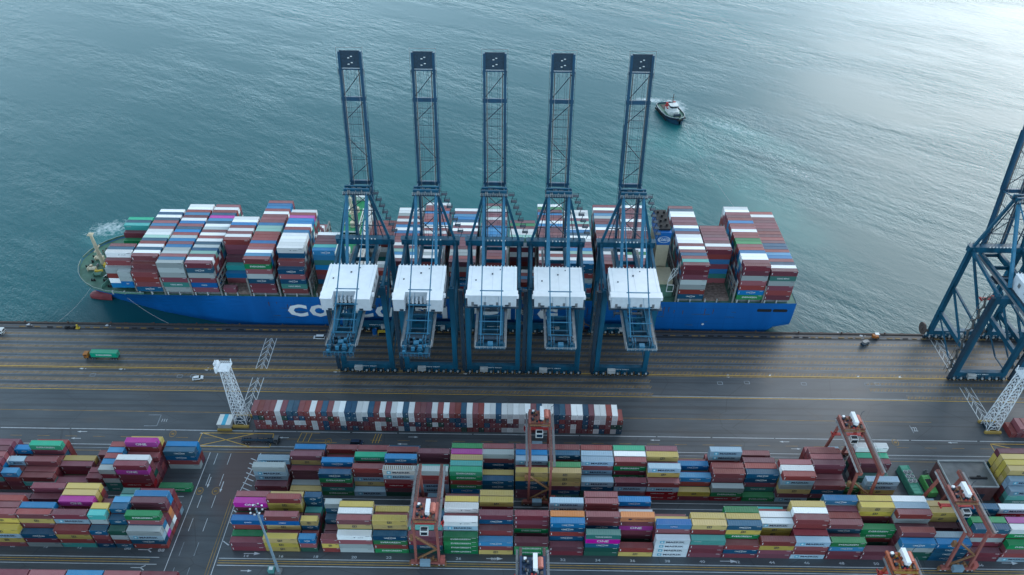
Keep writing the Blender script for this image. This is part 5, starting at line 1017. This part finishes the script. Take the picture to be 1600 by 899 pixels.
# high lamp post in front of the yard
lp = bpy.data.objects.new('lamp_post', None); COL.objects.link(lp); lp.location = (-81.7, 138.4, 0); tag(lp, 'tall grey lamp post with a ring of floodlights in front of the yard', 'lamp post')
MB().cyl((0, 0, 0), (0, 0, 39), .55, 10, r2=.30).build('pole', mat('pole_blue_grey', (.22, .30, .36), .45, .2), lp)
rgb = MB()
for i in range(14): a, c = 2*PI*i/14, 2*PI*(i+1)/14; rgb.beam((1.7*math.cos(a), 1.7*math.sin(a), 38.6), (1.7*math.cos(c), 1.7*math.sin(c), 38.6), .16); rgb.beam((0, 0, 38.8), (1.7*math.cos(a), 1.7*math.sin(a), 38.6), .07) if i % 2 else None
rgb.build('ring', M_CRD, lp)
for i in range(8):
    a = 2*PI*i/8; MB().box(-.26, .26, -.22, .22, -.2, .12).cyl((0, 0, -.22), (0, 0, -.4), .2, 8).build('floodlight', M_MST if i % 2 else M_LGT, lp).location = (2.0*math.cos(a), 2.0*math.sin(a), 38.7)
MB().box(-1.1, 1.1, -1.1, 1.1, 0, .8).build('base', M_GRY, lp)
cb_ = bpy.data.objects.new('control_cabinet', None); COL.objects.link(cb_); cb_.location = (-84.2, 138.6, 0); tag(cb_, 'small teal cabinet with pale lid beside the lamp post foot', 'cabinet')
MB().box(-1.1, 1.1, -.9, .9, 0, 2.0).build('box', mat('cabinet_teal', (.08, .25, .24), .5), cb_); MB().box(-.7, .7, -.6, .6, 2.0, 2.12).build('lid', M_MST, cb_)
# ------------------------------------------------------------ vehicles
def wheels(R, xs, y=1.15, r=.5, w=.35):
    wm = MB().cyl((0, -w/2, 0), (0, w/2, 0), r, 12, 0).cyl((0, -w/2-.02, 0), (0, w/2+.02, 0), r*.5, 8, 1).mesh('wheel', [M_BLK, M_LGT])
    for x in xs:
        for s in (-1, 1): link('wheel', wm, R, (x, s*y, r))
def truck(lab, loc, rz, cab, load=None, dark=False):
    R = bpy.data.objects.new('terminal_truck', None); COL.objects.link(R); R.location = loc; R.rotation_euler = (0, 0, rz); tag(R, lab, 'truck')
    MB().box(-7.9, -7.3, -1.2, 1.2, .7, 1.5).box(-7.9, -5.9, -1.2, 1.2, .95, 2.9).prism([(-7.95, -1.15), (-5.95, -1.15), (-5.95, 1.15), (-7.95, 1.15)], 2.9, 3.1).build('cab', cab, R)
    MB().box(-7.97, -7.9, -1.0, 1.0, 1.9, 2.75).box(-7.6, -6.3, -1.22, -1.19, 1.95, 2.7).box(-7.6, -6.3, 1.19, 1.22, 1.95, 2.7).build('windscreen', M_GLS, R)
    MB().box(-7.8, -2.9, -.5, .5, .7, 1.0).box(-5.6, -4.6, -1.1, 1.1, .6, 1.3).build('tractor_chassis', M_CRD, R)
    MB().box(-5.0, 7.6, -.55, .55, 1.05, 1.35).box(-4.6, -4.2, -1.2, 1.2, 1.2, 1.4).box(7.2, 7.6, -1.2, 1.2, 1.2, 1.4).box(1, 1.4, -1.2, 1.2, 1.2, 1.4).box(-1.5, -1.2, -1.2, 1.2, 1.2, 1.4).build('trailer_chassis', M_CRD, R)
    wheels(R, (-7.0, -4.0, -3.0, 4.4, 5.6, 6.8))
    return R
t1 = truck('orange cab truck pulling a green container along the left quay lanes', (-188.6, 242.6, 0), 0, mat('cab_orange', (.48, .17, .03), .4))
g1 = bpy.data.objects.new('shipping_container', None); COL.objects.link(g1); g1.location = (-193.0, 241.4, 1.42); tag(g1, 'green container with white lettering riding on the orange cab truck', 'container', 'containers stacked in the yard')
for nm, me in zip(('body', 'roof', 'door', 'door', 'lettering'), container_parts('E', 12.19, 2.69)):
    ch = link(nm, me, g1); 
    if nm == 'door': ch.location = (12.13, 0, 0)
truck('dark empty chassis truck waiting beside the yellow crossing box', (-103.4, 195.6, 0), PI, mat('cab_grey', (.10, .11, .12), .4))
t3 = truck('white truck entering at the left edge near the seaside rail', (-249.5, 257.6, 0), PI, M_WHP); 
bx = MB().box(-4.6, 7.4, -1.22, 1.22, 1.42, 4.0).build('cargo_box', M_HW, t3)
def car(name, lab, cat, loc, rz, paint, long_=4.6, van=False):
    R = bpy.data.objects.new(name, None); COL.objects.link(R); R.location = loc; R.rotation_euler = (0, 0, rz); tag(R, lab, cat)
    L_ = long_/2; b = MB(); prof = [(-L_, .35), (-L_, .85), (-L_*.93, 1.0), (-L_*.45, 1.08), (L_*.62, 1.08), (L_*.97, .95), (L_, .6), (L_, .35)]
    n = len(prof)
    for s in (-.9, .9): b.v += [(p[0], s, p[1]) for p in prof]
    b.f.append(tuple(range(n))); b.f.append(tuple(reversed(range(n, 2*n)))); b.m += [0, 0]; b.t += [0, 0]
    for i in range(n): j = (i+1) % n; b.f.append((j, i, n+i, n+j)); b.m.append(0); b.t.append(0)
    b.build('body', paint, R)
    x0, x1 = (-L_*.95, L_*.55) if van else (-L_*.85, L_*.38); h = 1.95 if van else 1.5
    g = MB(); B0 = [(x0, -.86), (x1+.35, -.86), (x1+.35, .86), (x0, .86)]; T0 = [(x0+.25, -.7), (x1-.25, -.7), (x1-.25, .7), (x0+.25, .7)]
    for i in range(4): j = (i+1) % 4; g.quad((*B0[i], 1.08), (*B0[j], 1.08), (*T0[j], h-.06), (*T0[i], h-.06))
    g.build('windows', M_GLS, R); MB().prism(T0, h-.06, h).build('roof', paint, R); wheels(R, (-L_*.6, L_*.62), .82, .33, .22)
    MB().box(L_-.05, L_+.02, -.8, -.5, .65, .8).build('headlight', M_WHP, R); MB().box(L_-.05, L_+.02, .5, .8, .65, .8).build('headlight', M_WHP, R)
    return R
cp_ = mat('car_white', (.75, .78, .8), .25, var=.03); car('car', 'white car driving alone behind the landside crane rail', 'car', (-140.6, 230.2, 0), .22, cp_)
car('van', 'white van parked on the lanes left of the leftmost crane', 'van', (-91.8, 257.3, 0), PI, cp_, 5.4, True)
car('pickup', 'dark blue pickup on the road behind the front red stacks', 'pickup', (-63.6, 195.4, 0), 0, mat('car_dark_blue', (.012, .03, .07), .3), 5.2, True)
car('pickup', 'white pickup with a flashing bar under the middle crane', 'pickup', (29.5, 262.0, 0), PI, cp_, 5.0, True).location = (28.5, 258.8, 0)
fk = bpy.data.objects.new('forklift', None); COL.objects.link(fk); fk.location = (174.5, 263.0, 0); tag(fk, 'small orange forklift with white roof on the quay beside the empty berth', 'forklift')
MB().box(-1.5, 1.3, -.8, .8, .4, 1.5).box(-1.5, -.6, -.8, .8, 1.5, 1.9).build('body', mat('fork_orange', (.5, .16, .03), .5), fk); MB().box(-.7, 1.2, -.8, .8, 2.7, 2.85).build('roof', M_WHP, fk)
f_ = MB()
for x in (-.6, 1.1):
    for y in (-.75, .75): f_.beam((x, y, 1.4), (x, y, 2.7), .08)
f_.beam((1.7, -.5, .2), (1.7, -.5, 3.0), .14).beam((1.7, .5, .2), (1.7, .5, 3.0), .14).box(1.7, 3.0, -.5, -.35, .15, .22).box(1.7, 3.0, .35, .5, .15, .22); f_.build('mast', M_GRY, fk); wheels(fk, (-.9, .9), .75, .4, .3)
ct = bpy.data.objects.new('cart', None); COL.objects.link(ct); ct.location = (167.8, 258.2, 0); ct.rotation_euler = (0, 0, .5); tag(ct, 'dark utility vehicle with bulky load left of the orange forklift', 'utility vehicle')
MB().box(-2, 2, -1, 1, .5, 1.2).build('body', M_CRD, ct); MB().box(-1.7, .6, -.85, .85, 1.2, 2.5).box(.9, 1.8, -.8, .8, 1.2, 2.1).build('load', M_GRY, ct); wheels(ct, (-1.2, 1.3), .9, .42, .3)
hy = bpy.data.objects.new('signal_stand', None); COL.objects.link(hy); p = at(122, 513); hy.location = (p.x, p.y, 0); tag(hy, 'yellow upright stand beside dark gear at the left of the quay', 'stand')
MB().box(-.35, .35, -.35, .35, .3, 2.2).build('post', M_YEL, hy); MB().box(-.9, .9, -.7, .7, 0, .35).build('base', M_YEL, hy)
hz_ = bpy.data.objects.new('gear_pile', None); COL.objects.link(hz_); p = at(109, 513); hz_.location = (p.x, p.y, 0); tag(hz_, 'low dark heap of lashing gear left of the yellow stand', 'gear')
gp = MB(); r_ = random.Random(4)
for k in range(10): x = -2.5+r_.random()*4.6; gp.box(x, x+.8, -.6+r_.random()*.6, .4+r_.random()*.5, 0, .3+r_.random()*.7)
gp.build('pile', M_BLK, hz_)
# ------------------------------------------------------------ power units, building
def genset(lab, x, y, L_, W_, H_, m_, fans, rz):
    R = bpy.data.objects.new('generator_set', None); COL.objects.link(R); R.location = (x, y, 0); R.rotation_euler = (0, 0, rz); tag(R, lab, 'generator')
    MB().box(-W_/2, W_/2, -L_/2, L_/2, .3, H_).build('housing', m_, R); MB().box(-W_/2-.1, W_/2+.1, -L_/2-.1, L_/2+.1, 0, .3).build('skid', M_CRD, R)
    rf = MB()
    for k in range(9): rf.box(-W_/2+.1, W_/2-.1, -L_/2+.3+k*(L_-.7)/9, -L_/2+.4+k*(L_-.7)/9, H_, H_+.12)
    rf.box(-W_/2+.1, -W_/2+.25, -L_/2+.1, L_/2-.1, H_, H_+.3); rf.box(W_/2-.25, W_/2-.1, -L_/2+.1, L_/2-.1, H_, H_+.3); rf.build('roof_ribs', m_, R)
    for k in range(fans):
        xx = .95*(1 if k % 2 else -1)*(W_/4.2); yy = L_/2-3.4-(k//2)*2.1; f = MB().cyl((xx, yy, H_), (xx, yy, H_+.5), .92, 12, 0).cyl((xx, yy, H_+.5), (xx, yy, H_+.53), .66, 12, 1).beam((xx-.7, yy, H_+.56), (xx+.7, yy, H_+.56), .12, m=0).beam((xx, yy-.7, H_+.56), (xx, yy+.7, H_+.56), .12, m=0); f.build('fan', [M_LGT, M_CRD], R)
    return R
genset('large green generator housing with six round roof fans', 157.4, 178.9, 13.5, 3.8, 3.6, M_GEN, 6, .06)
gl = genset('smaller bright green generator housing with an open dark grille', 164.2, 177.4, 8.4, 3.0, 3.0, M_GENL, 0, .06)
MB().box(-.9, 1.3, -1.6, 2.2, 3.02, 3.2).build('grille', M_BLK, gl)
cq = bpy.data.objects.new('cooling_unit', None); COL.objects.link(cq); cq.location = (160.6, 180.9+5.8, 0) ; cq.location = (166.2, 182.6, 0); tag(cq, 'narrow dark rack of machine parts between generator and building', 'machine')
c_ = MB(); r_ = random.Random(8)
for k in range(12): c_.box(-.5+r_.random()*.4, .3+r_.random()*.4, -3+k*.5, -2.7+k*.5, 0, 1+r_.random()*1.5)
c_.build('rack', M_GRY, cq)
BD = bpy.data.objects.new('service_building', None); COL.objects.link(BD); BD.location = (168.0, 172.2, 0); tag(BD, 'low maroon walled building with flat grey wet roof and pale parapet', 'building')
wb_ = MB().box(0, 18.6, 0, 12.2, 0, 8.2)
for k in range(6): wb_.box(1.0+k*3.0, 1.2+k*3.0, -.06, 0, 0, 8)
wb_.build('wall', mat('building_maroon', (.16, .07, .07), .7), BD)
rfm = mat('flat_roof_bitumen', (.12, .13, .135), .3, var=.35, scale=.25); MB().box(.3, 18.3, .3, 11.9, 8.2, 8.35).build('roof', rfm, BD)
MB().box(0, 18.6, 0, .3, 8.2, 9.0).box(0, 18.6, 11.9, 12.2, 8.2, 9.0).box(0, .3, .3, 11.9, 8.2, 9.0).box(18.3, 18.6, .3, 11.9, 8.2, 9.0).build('parapet', M_LGT, BD)
MB().box(9, 16, 3.9, 4.6, 8.35, 8.9).box(12.4, 13.6, 4.7, 5.2, 8.35, 9.0).build('roof_duct', M_BLK, BD)
MB().box(11, 15, -.08, 0, 0, 4.2).build('roller_door', M_CRD, BD)
# fence beside the building, hoppers under gantry
RK = bpy.data.objects.new('spreader_rack', None); COL.objects.link(RK); RK.location = (168, 163.5, 0); tag(RK, 'red spreader frame lying beside blue drums behind the yellow stack', 'spreader')
MB().box(-3, 3.5, -1.2, -.9, .3, .8).box(-3, 3.5, .9, 1.2, .3, .8).box(-3, -2.7, -1.2, 1.2, .3, .8).box(3.2, 3.5, -1.2, 1.2, .3, .8).box(-.3, .3, -1.2, 1.2, .4, 1.2).build('frame', M_RED, RK)
for k in range(2):
    dr = MB().cyl((0, 0, 0), (0, 0, 1.6), 1.2, 14).build('drum', M_HUL, None, loc=(162.5+k*2.6, 164.2-k*.8, 0)) ; tag(dr, ('blue drum left of the red spreader frame behind the yellow stack', 'blue drum touching the red spreader frame')[k], 'drum')
# ------------------------------------------------------------ tugs
def tug(lab, loc, rz):
    R = bpy.data.objects.new('tug_boat', None); COL.objects.link(R); R.location = loc; R.rotation_euler = (0, 0, rz); tag(R, lab, 'tug', 'tugs attending the ship')
    st = [(-16, 3.6, 2.3), (-15, 5.0, 2.2), (-10, 5.7, 2.1), (-2, 5.9, 2.2), (6, 5.6, 2.6), (11, 4.4, 3.2), (14.5, 2.5, 3.8), (16, .6, 4.1)]
    h = MB()
    for i in range(len(st)-1):
        a, b_ = st[i], st[i+1]
        for s in (-1, 1):
            for z0, z1, f0, f1, m in ((-1.5, .2, .78, .9, 0), (.2, None, .9, 1, 0)):
                za, zb_ = (z1 or a[2]), (z1 or b_[2]); q = [(a[0], s*a[1]*f0, z0), (b_[0], s*b_[1]*f0, z0), (b_[0], s*b_[1]*f1, zb_), (a[0], s*a[1]*f1, za)]
                h.quad(*(q if s < 0 else q[::-1]), m)
            q = [(a[0], s*a[1], a[2]), (b_[0], s*b_[1], b_[2]), (b_[0], s*b_[1], b_[2]+.9), (a[0], s*a[1], a[2]+.9)]; h.quad(*(q if s < 0 else q[::-1]), 0)
    a = st[0]; h.quad((a[0], a[1], -1.5), (a[0], -a[1], -1.5), (a[0], -a[1], a[2]+.9), (a[0], a[1], a[2]+.9), 0)
    h.build('hull', mat('tug_navy', (.012, .05, .09), .4), R)
    d = MB()
    for i in range(len(st)-1): a, b_ = st[i], st[i+1]; d.quad((a[0], -a[1], a[2]-.05), (b_[0], -b_[1], b_[2]-.05), (b_[0], b_[1], b_[2]-.05), (a[0], a[1], a[2]-.05))
    d.build('deck', M_DKG, R)
    rb = MB(); fe_ = MB()
    for i in range(len(st)-1):
        a, b_ = st[i], st[i+1]
        for s in (-1, 1): rb.beam((a[0], s*a[1], a[2]+.95), (b_[0], s*b_[1], b_[2]+.95), .28, .16); fe_.beam((a[0], s*(a[1]+.12), a[2]-.1), (b_[0], s*(b_[1]+.12), b_[2]-.1), .4, .5)
    rb.build('bulwark_rail', M_LGT, R); fe_.cyl((16, -1.6, 3.5), (16, 1.6, 3.5), .75, 8); fe_.build('fender', M_BLK, R)
    MB().prism([(-4.5, -2.9), (5.0, -2.9), (6.6, -1.6), (6.6, 1.6), (5.0, 2.9), (-4.5, 2.9)], 2.2, 5.2).prism([(-4.1, -2.6), (4.3, -2.6), (5.4, -1.4), (5.4, 1.4), (4.3, 2.6), (-4.1, 2.6)], 5.2, 5.4).build('deckhouse', M_WHP, R)
    MB().prism([(-1.0, -2.2), (3.2, -2.2), (4.3, -1.2), (4.3, 1.2), (3.2, 2.2), (-1.0, 2.2)], 5.4, 8.4).prism([(-1.3, -2.5), (3.5, -2.5), (4.7, -1.3), (4.7, 1.3), (3.5, 2.5), (-1.3, 2.5)], 8.4, 8.65).build('wheelhouse', M_WHP, R)
    MB().prism([(-1.03, -2.24), (3.2, -2.24), (4.34, -1.22), (4.34, 1.22), (3.2, 2.24), (-1.03, 2.24)], 6.9, 8.0).build('wheelhouse_windows', M_GLS, R)
    MB().cyl((-1.0, 0, 8.65), (-1.0, 0, 15), .2, 6).beam((-1, -1.4, 12.6), (-1, 1.4, 12.6), .16).beam((-1, -1, 11), (-1, 1, 11), .16).box(-1.4, -.6, -.7, .7, 10, 10.2).build('mast', M_BRN, R)
    for s in (-1, 1): MB().box(-4.6, -3.2, s*2.2-.6, s*2.2+.6, 5.4, 8.2).build('funnel', M_RED, R)
    MB().cyl((10, -1.5, 4.4), (10, 1.5, 4.4), .9, 10).box(9.2, 10.8, -2, -1.6, 3, 5).box(9.2, 10.8, 1.6, 2, 3, 5).build('winch', M_CRD, R); MB().cyl((-9.5, -1.2, 3.2), (-9.5, 1.2, 3.2), .8, 10).build('winch', M_RED, R)
    MB().box(-14.5, -7, -2.8, 2.8, 2.2, 2.3).build('aft_deck_mat', M_BRN, R)
    tym = MB().cyl((0, -.2, 0), (0, .2, 0), .55, 8).mesh('tyre_fender', M_BLK)
    for k in range(12):
        for s in (-1, 1): link('tyre_fender', tym, R, (-13+k*1.9, s*5.95, .9))
    for s in (-1, 1): MB().cyl((-1, s*3.2, 5.8), (.6, s*3.2, 5.8), .42, 8).build('life_raft', M_RED, R)
    return R
tg_ = tug('white and navy tug towing in open water beyond the ship, bow toward camera', (112.6, 497, -4), math.radians(-76)); tg_.scale = (.92, 1.25, 1.1)
tug('tug pushing on the far side of the ship bow, mostly hidden', (-206, 327.5, -4), math.radians(-62))
tl = MB(); a = Vector((117.0, 480.2, .2)); b_ = Vector((133.2, 312.5, 14.5)); p = a
for k in range(1, 33):
    t = k/32; q = a.lerp(b_, t); q.z -= 5.5*math.sin(PI*t); q.z = max(q.z, -3.9); tl.cyl(p, q, .06, 4); p = q
tl.build('tow_line', M_LGT, None, label='thin pale tow line running from the tug bow to the ship stern', cat='rope')
tk = bpy.data.objects.new('water_tank', None); COL.objects.link(tk); p = at(586, 522); tk.location = (p.x, p.y, 0); tag(tk, 'small bright blue tank under the leftmost crane, left of yellow trestle', 'tank')
MB().cyl((0, 0, .3), (0, 0, 2.6), 1.1, 12).build('tank', M_HUL, tk); MB().box(-1.2, 1.2, -1.2, 1.2, 0, .3).build('base', M_GRY, tk)
ts = bpy.data.objects.new('trestle', None); COL.objects.link(ts); p = at(598, 523); ts.location = (p.x, p.y, 0); tag(ts, 'yellow trestle frame under the leftmost crane beside the blue tank', 'trestle')
b = MB().box(-2.2, 2.2, -.7, .7, 2.0, 2.3)
for x in (-1.9, 1.9):
    for y in (-.6, .6): b.beam((x, y, 2), (x*1.1, y*1.3, 0), .25)
b.build('frame', M_YEL, ts)
